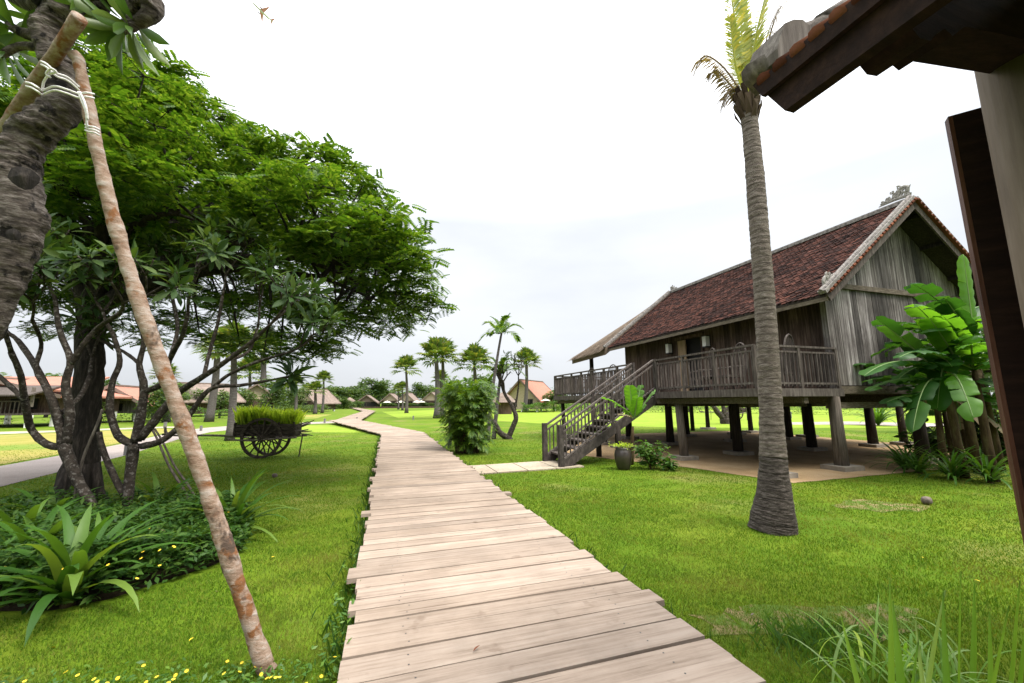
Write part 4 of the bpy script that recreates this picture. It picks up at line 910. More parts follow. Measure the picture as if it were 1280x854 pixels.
def px_limbs(o, base, Y0, limbs, bark, depth=2, L=.5, ln=.3, nl=(9, 15), keep=1.0, spread=.6):
    mb = MB(); tips = []
    for lim in limbs:
        pts = []; rad = []; dep = lim[1] if isinstance(lim, tuple) and isinstance(lim[1], int) else depth
        for q in (lim[0] if isinstance(lim, tuple) else lim):
            p = AY(q[0], q[1], Y0 + (q[3] if len(q) > 3 else 0)) - base; pts.append(p); rad.append(q[2] * (p + base).y / FPX * .27)
        sp = smoothpts(pts, 4); rr = lerp_list(rad, len(sp)); mb.tube(sp, rr, 10, True, .08)
        if dep >= 0: grow(mb, sp[-1], unit(sp[-1] - sp[-3]), L, rr[-1] * .9, dep, tips, spread)
        elif dep == -1: tips.append((sp[-1], unit(sp[-1] - sp[-3])))
    roughen(mb.build('trunk', bark, o, True), .006, 16); return tips
# the two many-stemmed trees in the planting bed
fb_ = G(134, 664); ft = thing('frangipani_tree', 'gnarled frangipani tree leaning left with lichened bark in the planting bed', 'tree', fb_, 0, 'frangipani trees in the planting bed')
t1 = px_limbs(ft, fb_, fb_.y, [
    ([(134, 668, 21), (115, 632, 19), (95, 596, 20), (80, 556, 24)], -9),
    [(80, 558, 18), (60, 556, 15), (40, 538, 14), (32, 508, 13, -.2), (26, 470, 12, -.4), (14, 440, 11, -.6)],
    [(80, 558, 20), (72, 520, 17), (58, 485, 14), (40, 450, 12, .3), (22, 425, 10, .5)],
    [(82, 556, 18), (88, 520, 17), (82, 480, 15), (88, 450, 13), (75, 415, 11), (70, 385, 9)],
    [(88, 456, 12), (105, 430, 11), (125, 408, 10), (150, 392, 9, -.3)],
    [(60, 488, 11), (45, 462, 9), (52, 430, 8), (40, 400, 7, -.4)],
    [(30, 500, 10), (8, 478, 9), (-20, 455, 8), (-50, 430, 7)],
    [(72, 520, 11), (100, 496, 9, .6), (112, 470, 8, .9)]], 'lichen_bark', 3, .4, .3)
t1 = [t for t in t1 if t[0].z + 0 > .9]
frangi_leaves(t1, ft, (8, 13), .25, keep=.85)
fb2 = G(160, 654); ft2 = thing('frangipani_tree', 'many branched frangipani tree with limbs reaching right towards the ox cart', 'tree', fb2, 0, 'frangipani trees in the planting bed')
t2 = px_limbs(ft2, fb2, fb2.y, [
    ([(160, 658, 22), (160, 625, 19), (163, 590, 19), (168, 555, 24)], -9),
    ([(156, 622, 12), (140, 590, 12), (128, 560, 11), (124, 540, 10)], -9),
    [(168, 556, 18), (148, 545, 15), (138, 515, 14), (140, 480, 12), (150, 450, 10), (140, 415, 9)],
    [(170, 552, 20), (176, 520, 18), (180, 485, 16), (174, 455, 12), (180, 425, 10), (170, 395, 9)],
    [(180, 490, 13), (205, 478, 12), (212, 450, 11), (228, 420, 10, -.3), (235, 390, 8, -.4)],
    [(176, 548, 18), (198, 520, 17), (222, 492, 15), (255, 470, 13, -.2), (285, 450, 11, -.3), (318, 425, 9, -.4)],
    ([(178, 558, 16), (204, 550, 13), (232, 525, 11), (262, 487, 9.5), (300, 482, 7.5), (335, 476, 6.5), (362, 471, 6)], -1),
    [(262, 488, 8), (284, 470, 7.5), (312, 456, 7), (345, 445, 6)],
    [(255, 470, 9), (262, 440, 8, .3), (272, 405, 7, .4), (278, 370, 6, .4)],
    [(212, 450, 9), (222, 410, 8, .5), (215, 370, 7, .7)],
    [(285, 450, 8), (310, 440, 7, .3), (322, 410, 6, .3)],
    [(174, 455, 8), (155, 440, 7, .6), (118, 420, 6, .9), (104, 395, 6, 1.0)]], 'lichen_bark', 3, .38, .3)
frangi_leaves(t2, ft2, (8, 13), .25, keep=.85)
tipp = min(t2, key=lambda t: (t[0] - (AY(362, 471, fb2.y) - fb2)).length)[0]
frangi_leaves([(tipp + Vector((.03, 0, 0)), Vector((.3, 0, 1))), (tipp + Vector((.05, 0, .04)), Vector((.5, -.2, .8)))], ft2, (13, 14), .33)
# the leaning one close by on the left, roped to its props
NY = 2.55; nb = Vector((-4.9, 2.5, 0))
nf = thing('frangipani_tree', 'thick twisted leaning frangipani trunk close by, roped to rough poles', 'tree', nb)
tk = [(-700, 1300, 75), (-420, 900, 75), (-150, 620, 72), (-45, 440, 72), (2, 345, 72), (24, 279, 72), (17, 215, 72), (32, 178, 66), (60, 150, 64), (82, 128, 54), (79, 97, 48), (67, 66, 50), (62, 40, 56), (80, 14, 56), (115, -12, 56), (150, -5, 46), (178, 10, 38)]
pp = []; rr = []
for x, y, wd in tk:
    p = AY(max(x, -200), min(y, 640), NY) if y > 500 else AY(x, y, NY); pp.append(p - nb); dd = p.y * math.cos(PITCH) + (p.z - EYE) * math.sin(PITCH); rr.append(wd * dd / FPX / 2 * .62)
pp = [Vector((-.5, 0, -.05)), Vector((-.25, 0, .5))] + pp[2:]; rr = [.27, .25] + rr[2:]
sp = smoothpts(pp, 20); r2 = lerp_list(rr, len(sp)); r2 = [r * (1 + .025 * math.sin(i * .76) + .012 * math.sin(i * 2.1)) for i, r in enumerate(r2)]
m = MB(); m.tube(sp, r2, 56, True, .012); ntr = roughen(m.build('trunk', 'frangi_bark', nf, True), .016, 9, (1, 1, 1.5), 1.2)
m = MB()      # old branch scar with a darker hollow
def disc(x, y, r, dy, nrm=(.35, -1, .05), col=None):
    c = AY(x, y, NY + dy) - nb; nr = unit(nrm); a = nr.orthogonal().normalized(); b = nr.cross(a); k = len(m.v)
    m.lathe([(0.01, 0)], c) if False else None
    m.add([c + (a * math.cos(t) * .75 + b * math.sin(t)) * r * rnd.uniform(.85, 1.1) for t in np.linspace(0, 6.28, 15)[:-1]] + [c + nr * r * .28], [(i, (i + 1) % 14, 14) for i in range(14)])
for x, y, r in ((30, 222, .09), (18, 293, .045), (60, 133, .03)): m = MB(); disc(x, y, r, -.185 if r > .06 else -.17); m.build('branch_scar', 'dark_bark', nf)
nt_ = []
m = MB()
for lim in ([(150, 0, 20), (160, 20, 16), (168, 32, 12), (153, 38, 10)], [(178, 8, 40), (186, 5, 36), (188, 18, 20), (172, 28, 14), (154, 30, 10)], [(52, 46, 18), (30, 42, 12), (12, 32, 10)], [(52, 60, 12), (25, 58, 9), (0, 70, 9)], [(130, 10, 14), (120, 6, 9), (112, 4, 7)]):
    pts = [AY(x, y, NY + (.02 if k else 0)) - nb for k, (x, y, w_) in enumerate(lim)]; s2 = smoothpts(pts, 4); m.tube(s2, lerp_list([q[2] * 2.9 / FPX / 2 for q in lim], len(s2)), 9, True, .05); nt_.append((s2[-1], unit(s2[-1] - s2[-3])))
for k in range(5):      # limbs above the frame that carry the crown
    a = k * 1.25; grow(m, pp[-5] + Vector((0, 0, .2)), unit((math.cos(a) * .4 - 1.15, math.sin(a) * .6, .8)), .8, .1, 2, nt_, .7)
m.build('branch', 'frangi_bark', nf, True)
frangi_leaves(nt_, nf, (12, 17), .27, 'frangi_leaf_near')
# rough poles propping it
def pole(name, label, cat, top, bot, r0, r1, mat, grp, n=10, jit=.05, waist=True, bow=0):
    b = Vector(bot); o = thing(name, label, cat, b, 0, grp); m = MB(); t = Vector(top) - b
    pts = [t * f + Vector((math.sin(f * 9 + b.x) * .018 - bow * math.sin(f * 3.14159), math.sin(f * 7) * .012, 0)) * (1 if 0 < f < 1 else 0) for f in np.linspace(0, 1, 160)]
    m.tube(pts, [(r0 + (r1 - r0) * f) * (1 + (.05 * math.sin(f * 37) + .03 * math.sin(f * 83)) * (1 if waist else 0)) for f in np.linspace(0, 1, 160)], n, True, jit * .3); roughen(m.build('pole_shaft', mat, o, True), .007 if waist else .002, 10, (1, 1, .8), 1 if waist else 0); return o
PA, PB_ = AY(92, 68, NY - .12), G(338, 842)
pole('support_pole', 'long pale peeling pole leaning across the view from the lawn', 'pole', PA, PB_, .05, .036, 'prop_bark', 'rough poles propping the frangipani', 14, .05, True, .075)
PC, PD = AY(100, 22, NY - .26), AY(-40, 232, NY + .45); PD2 = PC + (PD - PC) * 2.6; 
kk = PC.z / (PC.z - PD.z); PD3 = PC + (PD - PC) * kk
pole('support_pole', 'short topped pole crossing behind the rope knot at upper left', 'pole', PC, (PD3.x, PD3.y, 0), .08, .042, 'prop_bark', 'rough poles propping the frangipani', 14, .03)
# rope
rp = thing('rope', 'white cord lashing the two poles to the frangipani trunk', 'rope', AY(80, 100, NY - .2)); rb_ = rp.location
m = MB()
def cord(pts, r=.0062): 
    P_ = smoothpts([AY(x, y, NY - d) - rb_ for x, y, d in pts], 6); m.tube(P_, r, 7)
for dy in (0, 4): cord([(52, 77 + dy, .33), (58, 80 + dy, .35), (66, 87 + dy, .34), (72, 92 + dy, .32), (85, 97 + dy, .28), (99, 109 + dy, .22)])
for dy in (0, 5): cord([(33, 103 + dy, .3), (40, 105 + dy, .33), (48, 110 + dy, .34), (53, 113 + dy, .3), (68, 108 + dy, .3), (84, 112 + dy, .3), (98, 117 + dy, .27), (108, 116 + dy, .27), (118, 118 + dy, .24)])
cord([(53, 113, .3), (55, 102, .32), (62, 93, .36), (70, 90, .37), (64, 86, .38), (58, 92, .37), (63, 97, .36)]); cord([(98, 115, .27), (103, 128, .27), (108, 142, .26), (109, 158, .24), (112, 162, .22)]); cord([(100, 115, .27), (107, 132, .28), (110, 150, .26)])
for dy in (0, 3.5, 7): cord([(107, 156 + dy, .18), (112, 158 + dy, .24), (118, 159 + dy, .25), (124, 162 + dy, .2)])
m.build('cord', 'rope', rp, True)
# thin sticks propping the bed's trees
for a, b, r, lb in (((186, 530), (238, 632), .022, 'thin stick prop right of the frangipani stems, nearer one'), ((193, 536), (246, 628), .02, 'thin dark stick prop right of the frangipani stems, farther one'), ((126, 512), (78, 660), .02, 'thin pale bamboo stick leaning on the dark tree trunk')):
    bb = G(*b); tt = AY(a[0], a[1], bb.y - .15); pole('prop_stick', lb, 'stick', tt, bb, r, r * .8, 'post_wood', 'stick props in the planting bed', 7, .05, False)

# ------------------------------------------------------------------ planting bed
inx = np.array([tuple(p)[:2] for p in bed_poly]); lo = inx.min(0); hi = inx.max(0)
def bed_points(n, inset=0.0):
    q = rng.uniform(lo, hi, (n * 3, 2)); c = inx.mean(0); s = (q - c) * (1 + inset) + c; q = q[inpoly(s[:, 0], s[:, 1], [tuple(v) for v in inx])]; return q[:n]
# mound of groundcover on the right half of the bed
def cover_h(x, y): return .42 + .1 * np.sin(x * 2.1) * np.sin(y * 2.7 + 1)
q = bed_points(34000, .015); sh_ = (q[:, 0] > -4.9) | (rng.random(len(q)) < .4); q = q[sh_]
zc = cover_h(q[:, 0], q[:, 1]); ed = np.ones(len(q))
cb = inx.mean(0)
for s in (1.02, 1.06, 1.12): ss_ = (q - cb) * s + cb; ed -= .25 * ~inpoly(ss_[:, 0], ss_[:, 1], [tuple(v) for v in inx])
zz_ = zc * ed * (1 - .75 * rng.random(len(q)) ** 2.2); P3 = np.column_stack([q, zz_])
V, F = scatter(LEAF[0], LEAF[1], P3, rotmats(len(P3), .75), rng.uniform(.05, .11, len(P3)))
gcov = tag(fastmesh('groundcover', V, F, 'bed_leaf'), 'dense dark green groundcover with yellow flowers beneath the frangipanis', 'groundcover', None, 'stuff')
def flower_mesh(spots, name, parent, r=.028):
    m = MB()
    for p in spots:
        p = Vector(p); n_ = unit((rnd.gauss(0, .3), rnd.gauss(0, .3) - .25, 1)); x = n_.orthogonal().normalized(); y = n_.cross(x)
        for k in range(9):
            a = k * .698; d = x * math.cos(a) + y * math.sin(a); s_ = n_.cross(d) * r * .32; m.add([p, p + d * r * .6 - s_, p + d * r + n_ * .004, p + d * r * .6 + s_], [(0, 1, 2, 3)])
    return m.build(name, 'flower', parent)
fl = []
for x, y in ((158, 687), (181, 689), (202, 687), (220, 683), (179, 697), (202, 706), (174, 722), (236, 642), (188, 660), (287, 640), (83, 710), (10, 708), (219, 682), (138, 705)):
    p = G(x, y, .37); fl.append(p + Vector((0, -.02, .0)))
flower_mesh(fl, 'flower', gcov, .014)
# yellow creeping flowers in the near grass at the bottom left
fp = []
for k in range(38):
    x = rnd.choice([rnd.uniform(-60, 140), rnd.uniform(120, 240), rnd.uniform(280, 420)]); y = 862 - abs(rnd.gauss(0, 18)) if x < 240 else rnd.uniform(800 if x > 400 else 826, 856); fp.append(G(x, y, .075))
q = np.array([[p.x + rnd.gauss(0, .1), p.y + rnd.gauss(0, .08), rnd.uniform(.01, .08)] for p in fp for _ in range(22)]); q = q[(q[:, 0] - xl * 0) > -9]
V, F = scatter(LEAF[0], LEAF[1], q, rotmats(len(q), .7), rng.uniform(.025, .055, len(q)))
wed = tag(fastmesh('creeping_daisies', V, F, 'shrub_leaf'), 'creeping daisies with small yellow flowers in the near grass', 'flowers', None, 'stuff'); flower_mesh(fp, 'flower', wed, .012)
# weeds along the left edge of the boardwalk
q = []
for k in range(900):
    yy = -10.5 + rnd.random() ** 1.5 * 8; x = xl + (xl2 - xl) * (yy + 12.5) / (ycorner + 12.5) - abs(rnd.gauss(.0, .09)); p = HW(x, yy, rnd.uniform(.01, .16)); q.append(tuple(p))
q = np.array(q); V, F = scatter(LEAF[0], LEAF[1], q, rotmats(len(q), .7), rng.uniform(.03, .075, len(q))); tag(fastmesh('edge_weeds', V, F, 'shrub_leaf'), 'low leafy weeds growing under the left edge of the boardwalk', 'weeds', None, 'stuff')
def strap_plant(px, py, label, n, ln, wd, seed, group='strap leaved plants in the planting bed', z=0, mat='strap_leaf', e0=75):
    b = G(px, py); o = thing('strap_leaf_plant', label, 'plant', b, 0, group); m = MB(); s0 = rnd.getstate(); rnd.seed(seed)
    for k in range(n):
        t = k / n; ribbon(m, (rnd.uniform(-.04, .04), rnd.uniform(-.04, .04), .03 + z), k * 2.4 + rnd.uniform(-.3, .3), R(e0) - t * R(50) + rnd.uniform(-.1, .1), ln * rnd.uniform(.75, 1.1), wd * rnd.uniform(.8, 1.1), R(70) + t * R(35), 8, .25, rnd.uniform(-.4, .4), .03, .55)
    m.build('foliage', mat, o, True); m = MB(); m.tube([(0, 0, -.02), (0.01, 0, .1), (0, .01, .2)], [.05, .045, .03], 8); m.build('stem', 'banana_stem', o, True); rnd.setstate(s0); return o
strap_plant(84, 758, 'large strap leaved plant in front of the groundcover', 38, 1.0, .105, 3, e0=80)
strap_plant(18, 705, 'strap leaved plant cut off by the left edge of the photo', 30, .95, .11, 4)
strap_plant(288, 672, 'strap leaved plant at the right tip of the bed, behind the pale pole', 40, 1.05, .075, 5, e0=82)
strap_plant(196, 646, 'dark strap leaved plant right behind the frangipani stems', 26, .85, .09, 6); strap_plant(60, 668, 'strap leaved plant between the dark trunk and the left bed edge', 24, .85, .1, 8)
strap_plant(38, 722, 'strap leaved plant between the two at the left end of the bed', 30, .9, .1, 11); strap_plant(112, 730, 'strap leaved plant right behind the large front one', 26, .8, .085, 12)
strap_plant(-60, 745, 'strap leaved plant just outside the left edge', 18, .9, .13, 9)

# ------------------------------------------------------------------ ox cart with rice seedlings
def wheel(parent, y):
    r0 = .65; m = MB(); k = 40
    for a, b, hw in ((.57, .65, .035),):
        vs = []; fs = []
        for i in range(k):
            t = 2 * math.pi * i / k; c, s = math.cos(t), math.sin(t); vs += [(a * c, -hw, a * s), (b * c, -hw, b * s), (b * c, hw, b * s), (a * c, hw, a * s)]
        for i in range(k):
            p, q = i * 4, ((i + 1) % k) * 4
            for j in range(4): fs.append((p + j, p + (j + 1) % 4, q + (j + 1) % 4, q + j))
        m.add(vs, fs)
    o = m.build('wheel', 'cart_wood', parent); o.location = (0, y, .65)
    h = MB(); h.tube([(0, -.12, 0), (0, -.07, 0), (0, .07, 0), (0, .12, 0)], [.06, .085, .085, .06], 14); h.build('hub', 'cart_wood', o)
    s = MB()
    for i in range(14): t = 2 * math.pi * i / 14 + .1; s.beam((.06 * math.cos(t), 0, .06 * math.sin(t)), (.59 * math.cos(t), 0, .59 * math.sin(t)), .035, .03, (0, 1, 0))
    s.build('spoke', 'cart_wood', o); return o
def ox_cart(loc, rz, label, group=None):
    c = thing('ox_cart', label, 'cart', loc, rz, group); wheel(c, -.42); wheel(c, .22)
    m = MB(); m.tube([(0, -.6, .65), (0, .42, .65)], .04, 8); m.build('axle', 'cart_wood', c)
    m = MB(); m.box((.05, -.1, .72), (1.9, .46, .06))
    for z in (.82, .93, 1.04): m.box((.05, -.34, z), (1.9, .03, .09)); m.box((.05, .14, z), (1.9, .03, .09))
    for x in (-.9, -.45, .05, .5, .98): m.box((x, -.365, .93), (.05, .03, .44)); m.box((x, .165, .93), (.05, .03, .44))
    m.box((-.92, -.1, .93), (.04, .46, .42)); m.box((1.0, -.1, .9), (.04, .46, .34)); m.build('cart_bed', 'cart_wood', c)
    for y in (-.5, .3): m = MB(); m.tube(smoothpts([(-1.0, y, .62), (-.3, y, .58), (.4, y, .62), (1.15, y, .66)], 4), .03, 8, True, .08); m.build('side_rail', 'post_wood', c, True)
    m = MB(); m.tube(smoothpts([(-.8, -.1, .68), (-1.8, -.1, .73), (-2.9, -.1, .74), (-3.2, -.1, .82), (-3.25, -.1, 1.02)], 4), lerp_list([.04, .035, .03, .05, .03], 17), 8); m.tube([(-3.05, -.45, .8), (-3.05, .25, .8)], .035, 8); m.build('shaft', 'post_wood', c, True)
    m = MB()
    for y, z, e in ((-.3, .82, .05), (-.16, .9, .12), (-.02, .8, .02), (.12, .95, .15), (-.33, 1.0, .1), (.1, .75, -.05)): m.tube([(.9, y, z), (1.25, y, z + e), (1.45, y - .05, z + e * 1.6)], [.025, .022, .015], 6)
    m.build('slat_end', 'post_wood', c)
    for x in (-2.25, 1.12):
        m = MB(); m.tube([(x, -.16, 0), (x + .06, -.12, .72)], .022, 6); m.build('prop_leg', 'cart_wood', c)
    return c
oc = G(333, 571); ox_cart(oc, R(4), 'old dark wooden ox cart planted with green seedlings')
def grass_clump(x0, x1, label, n, h):
    o = thing('seedling_clump', label, 'plant', oc + Vector((0, 0, 1.02)), R(4), 'rice seedlings growing in the ox cart'); n = int(n)
    V = []
    for k in range(n):
        x = rng.uniform(x0, x1) + rng.normal(0, .03); y = rng.uniform(-.3, .1); l = h * rng.uniform(.55, 1.25) * (1 + .12 * math.sin(x * 17) + .08 * math.sin(x * 41)); dx, dy = rng.normal(0, .16, 2) * l; s = .009; p = np.array([x, y, 0]); e = rng.uniform(0, 6.28); sd_ = np.array([math.cos(e), math.sin(e), 0]) * s
        V += [p - sd_, p + sd_, p + np.array([dx * .5, dy * .5, l * .65]) + sd_, p + np.array([dx * 1.3, dy * 1.3, l]) ]
    fastmesh('foliage', V, np.arange(len(V)).reshape(-1, 4), 'rice', o); 
grass_clump(-.92, -.02, 'wide left clump of green seedlings in the ox cart', 1300, .52); grass_clump(.08, .5, 'middle clump of green seedlings in the ox cart', 800, .46); grass_clump(.66, .98, 'right end clump of green seedlings in the ox cart', 650, .44)
oc2 = ox_cart(Vector((20.4, 37.5, 0)), R(2), 'second ox cart far behind, seen between the stilts of the house')

# ------------------------------------------------------------------ palms and shrubs by the walk
bb = G(584, 566); bp = thing('bamboo_palm_bush', 'dense dark green bamboo palm bush standing by the boardwalk', 'bush', bb)
m = MB(); st = MB()
for k in range(480):
    a = rnd.uniform(0, 6.28); r0 = rnd.uniform(0, .52); b = Vector((math.cos(a) * r0 * .9, math.sin(a) * r0 * .8, 0)); h = rnd.uniform(.15, 2.25) * (1 - .3 * (r0 / .75) ** 2); o_ = Vector((math.cos(a + rnd.gauss(0, .5)), math.sin(a + rnd.gauss(0, .5)), 0)); s_ = b + Vector((o_.x * .12 * h, o_.y * .12 * h, h))
    if k % 4 == 0: st.tube([b, b.lerp(s_, .5), s_], [.018, .015, .01], 5)
    e = s_ + o_ * rnd.uniform(.35, .62) + Vector((0, 0, rnd.uniform(-.1, .5))); pinnate(m, [s_, s_.lerp(e, .5) + Vector((0, 0, .2)), e], 13, .27, .036, .7, .35, .2, .1)
m.build('foliage', 'bamboo_leaf', bp); st.build('stem', 'banana_stem', bp)
def slim_palm(bx, by, path, label, nfr, fl_, wpx=4, ycor=None):
    b = G(bx, by); o = thing('slender_palm', label, 'palm', b, 0, 'slender palms behind the bamboo palm bush'); m = MB(); pts = [AY(x, y, b.y) - b for x, y in path]; pts[0] = Vector((pts[0].x, pts[0].y, -.02)); s2 = smoothpts(pts, 5); w_ = wpx * b.y / FPX / 2; m.tube(s2, lerp_list([w_ * 1.3, w_, w_ * .8, w_ * .65], len(s2)), 8, True, .04); m.build('trunk', 'palm_bark', o, True)
    t = pts[-1]; m = MB()
    for k in range(nfr):
        a = k * 2.4 + .4; e = R(70) - R(80) * k / nfr; d = Vector((math.cos(a) * math.cos(e), math.sin(a) * math.cos(e), math.sin(e))); mid_ = t + d * fl_ * .6; en = t + d * fl_ + Vector((0, 0, -.35 * fl_ * math.cos(e))); pinnate(m, [t, mid_, en], 20, fl_ * .42, .07 * fl_, .7)
    m.build('crown', 'bamboo_leaf', o); return o
slim_palm(610, 551, [(610, 552), (614, 500), (622, 445), (627, 416)], 'tall slender leaning palm with small top tuft', 10, 1.1, 4); slim_palm(617, 549, [(617, 550), (622, 500), (626, 466)], 'shorter slender palm leaning by the tall tufted one', 7, 1.2, 4.5); slim_palm(562, 560, [(562, 560), (563, 520), (561, 492)], 'thin young palm at the left edge of the bush', 7, .8, 4)
bf = G(632, 549); fr_ = thing('frangipani_tree', 'bare twisted frangipani with forked pale trunk right of the bush', 'tree', bf)
tt = px_limbs(fr_, bf, bf.y, [([(637, 551, 17), (634, 545, 17)], -9), ([(634, 547, 14), (624, 540, 13), (619, 530, 11), (610, 522, 8)], 1), [(636, 546, 14), (641, 534, 12), (645, 522, 11), (641, 510, 9), (636, 500, 7)], [(636, 502, 6), (630, 492, 5)], [(643, 514, 6), (646, 498, 4.4), (648, 484, 3.6)]], 'lichen_bark', 3, .55, .24, spread=.55)
frangi_leaves(tt, fr_, (2, 5), .22, keep=.55)
bf = G(908, 530); fr_ = thing('frangipani_tree', 'low gnarled frangipani seen between the stilts under the house', 'tree', bf)
tt = px_limbs(fr_, bf, bf.y, [([(908, 532, 22), (905, 523, 20)], -9), [(905, 524, 14), (896, 514, 12), (892, 508, 10), (890, 502, 8)], [(906, 523, 14), (914, 514, 10), (916, 506, 8), (920, 498, 6)], [(905, 520, 12), (904, 508, 8), (900, 498, 6)]], 'lichen_bark', 3, .7, .26); frangi_leaves(tt, fr_, (5, 9), .26, keep=.8)

# ------------------------------------------------------------------ bananas
def banana_leaf(o, base, tip, width, sag, mat='banana_leaf', seed=0, fold=.35, tear=.4, rollv=None):
    s0 = rnd.getstate(); rnd.seed(seed); base, tip = Vector(base), Vector(tip); L = (tip - base).length; c = base.lerp(tip, .5) + Vector((0, 0, sag * L)); n = 26; pts = bez(base, c, tip, n); m = MB(); hd = tip - base
    flat = unit(Vector((hd.x, hd.y, 0)).cross(Vector((0, 0, 1)))) if Vector((hd.x, hd.y, 0)).length > .15 * L else Vector((1, .15, 0))
    if rollv: flat = unit(Vector(rollv))
    for sgn in (-1, 1):
        rows = []; g = 0; ang = rnd.uniform(-.1, .1)
        for i in range(n + 1):
            t = i / n; d = unit(pts[min(i + 1, n)] - pts[max(i - 1, 0)]); sd_ = unit(flat - d * flat.dot(d)); u = sd_.cross(d); u = u if u.z >= 0 or abs(d.z) > .9 else -u
            ww = width * .5 * (min(1, max(0, t - .06) * 5.5)) ** .6 * (1 - max(0, (t - .72) / .28) ** 2.0) ** .5 + .004
            rp = .03 * math.sin(i * 1.9 + sgn) * ww * 2
            row = []
            for j in range(4):
                f = j / 3; y = ww * f; row.append(pts[i] + sd_ * sgn * y * math.cos(fold) + u * (y * math.sin(fold) - f * f * ww * (.35 + ang) + rp * f) + d * f * ww * .35)
            rows.append(row)
        i = 0
        while i < n:
            k = rnd.randint(2, 6) if rnd.random() < tear else rnd.randint(5, 12); j1 = min(n, i + k); a_ = rnd.uniform(-.2, .12) * width * (1 if tear > .1 else .3); vs = []
            for q in range(i, j1 + 1):
                for jj, v in enumerate(rows[q]):
                    f = jj / 3; sh2 = Vector((0, 0, a_ * f * f)); dd = (rows[j1][jj] - rows[i][jj])
                    if tear > .1 and q == j1 and j1 < n: sh2 = sh2 - dd * .13 * f
                    if tear > .1 and q == i and i > 0: sh2 = sh2 + dd * .07 * f
                    vs.append(v + sh2)
            fs = []
            for q in range(j1 - i):
                for jj in range(3): b = q * 4 + jj; fs.append((b, b + 1, b + 5, b + 4) if sgn > 0 else (b + 4, b + 5, b + 1, b))
            m.add(vs, fs); i = j1
    lf = m.build('leaf', mat, o, True); r = MB(); r.tube(pts, lerp_list([.022, .016, .004], n + 1), 6); r.build('midrib', 'banana_rib', lf, True); rnd.setstate(s0); return lf
def banana(px, py, label, stemh, leaves, r=.085, leanv=(0, 0), group='banana plants by the gable', seed=0):
    b = G(px, py); o = thing('banana_plant', label, 'banana plant', b, 0, group); top = Vector((leanv[0], leanv[1], stemh)); m = MB(); m.tube([Vector((0, 0, -.03)), top * .3, top * .7, top], [r, r * .9, r * .75, r * .45], 12, True, .08); m.build('stem', 'banana_stem', o, True)
    rs = random.Random(seed + 5); leaves = list(leaves)
    if 'clump' in label:
        for k in range(5): leaves.append(('az', rs.uniform(2.2, 5.6), rs.uniform(-.45, .35), rs.uniform(1.1, 1.6), rs.uniform(.36, .48), bl))
        for k in range(3): leaves.append(('az', rs.uniform(2.0, 5.8), rs.uniform(-1.25, -.85), rs.uniform(.9, 1.3), rs.uniform(.2, .3), 'dry_leaf'))
    for k, lf in enumerate(leaves):
        if lf[0] == 'px': _, x0, y0, x1, y1, Y0, Y1, wd, sag, mt, tear = lf; banana_leaf(o, AY(x0, y0, Y0) - b, AY(x1, y1, Y1) - b, wd, sag, mt, seed * 31 + k, .3, tear)
        else:
            _, az, el, ln, wd, mt = lf; d = Vector((math.cos(az) * math.cos(el), math.sin(az) * math.cos(el), math.sin(el))); banana_leaf(o, top - Vector((0, 0, .08)), top + d * ln, wd, .22, mt, seed * 31 + k, .3, .75)
    return o
bl, by_ = 'banana_leaf', 'banana_young'
YB = 9.0
banana(1181, 590, 'leftmost banana plant of the clump against the gable', 2.2, [('px', 1180, 470, 1080, 470, YB, YB - .5, .55, .28, bl, .5), ('px', 1178, 480, 1086, 488, YB, YB - .2, .5, .2, bl, .5), ('px', 1176, 470, 1095, 399, YB, YB, .55, .1, bl, .4), ('px', 1172, 500, 1108, 503, YB, YB - .3, .55, .16, bl, .3), ('px', 1180, 478, 1141, 540, YB, YB - .7, .42, .45, bl, .2), ('az', 2.6, .3, 1.7, .5, bl)], .08, (.0, -.1), seed=1)
banana(1206, 598, 'banana plant in the middle of the clump with hanging pale leaf', 2.6, [('px', 1196, 450, 1162, 398, YB - .1, YB - .5, .5, .05, by_, .1), ('px', 1190, 455, 1124, 447, YB - .2, YB - .9, .45, .2, bl, .3), ('px', 1190, 468, 1217, 523, YB - .3, YB - 1.0, .42, .4, by_, .15), ('px', 1195, 445, 1142, 380, YB, YB - .4, .55, .16, by_, .4), ('px', 1188, 440, 1172, 510, YB, YB - .3, .5, .3, bl, .3), ('az', -1.2, .1, 1.7, .55, bl)], .09, (-.15, -.05), seed=2)
banana(1224, 592, 'tallest banana plant of the clump with one upright young leaf', 3.3, [('px', 1218, 425, 1204, 318, YB + .2, YB, .42, 0, by_, .05), ('px', 1216, 420, 1138, 354, YB + .2, YB - .2, .55, .16, bl, .5), ('px', 1216, 430, 1180, 372, YB + .1, YB - .3, .5, .12, bl, .4), ('px', 1214, 436, 1160, 412, YB, YB - .4, .5, .2, bl, .4), ('az', -.9, .3, 1.8, .55, bl), ('az', .3, .5, 1.9, .55, bl), ('az', -1.9, .15, 1.6, .5, by_)], .1, (-.1, 0), seed=3)
banana(1243, 602, 'banana plant nearest the dark door edge', 2.5, [('az', 3.3, -.05, 1.5, .45, bl), ('az', -2.0, -.15, 1.4, .45, bl), ('az', 2.9, .35, 1.7, .5, bl), ('az', -1.5, .4, 1.6, .5, bl), ('az', -2.4, .2, 1.6, .5, by_), ('az', .2, .5, 1.8, .5, bl), ('az', 3.6, .7, 1.6, .45, by_), ('az', -.6, .2, 1.6, .5, bl)], .09, (.05, .05), seed=4)
banana(1252, 590, 'hindmost banana plant of the clump behind the dark door', 2.9, [('az', 2.5, .6, 1.7, .5, bl), ('az', 3.7, .3, 1.8, .55, bl), ('az', -1.6, .5, 1.7, .5, bl), ('az', .8, .5, 1.8, .5, bl), ('az', -.4, .4, 1.7, .5, bl)], .09, (0, .1), seed=6)
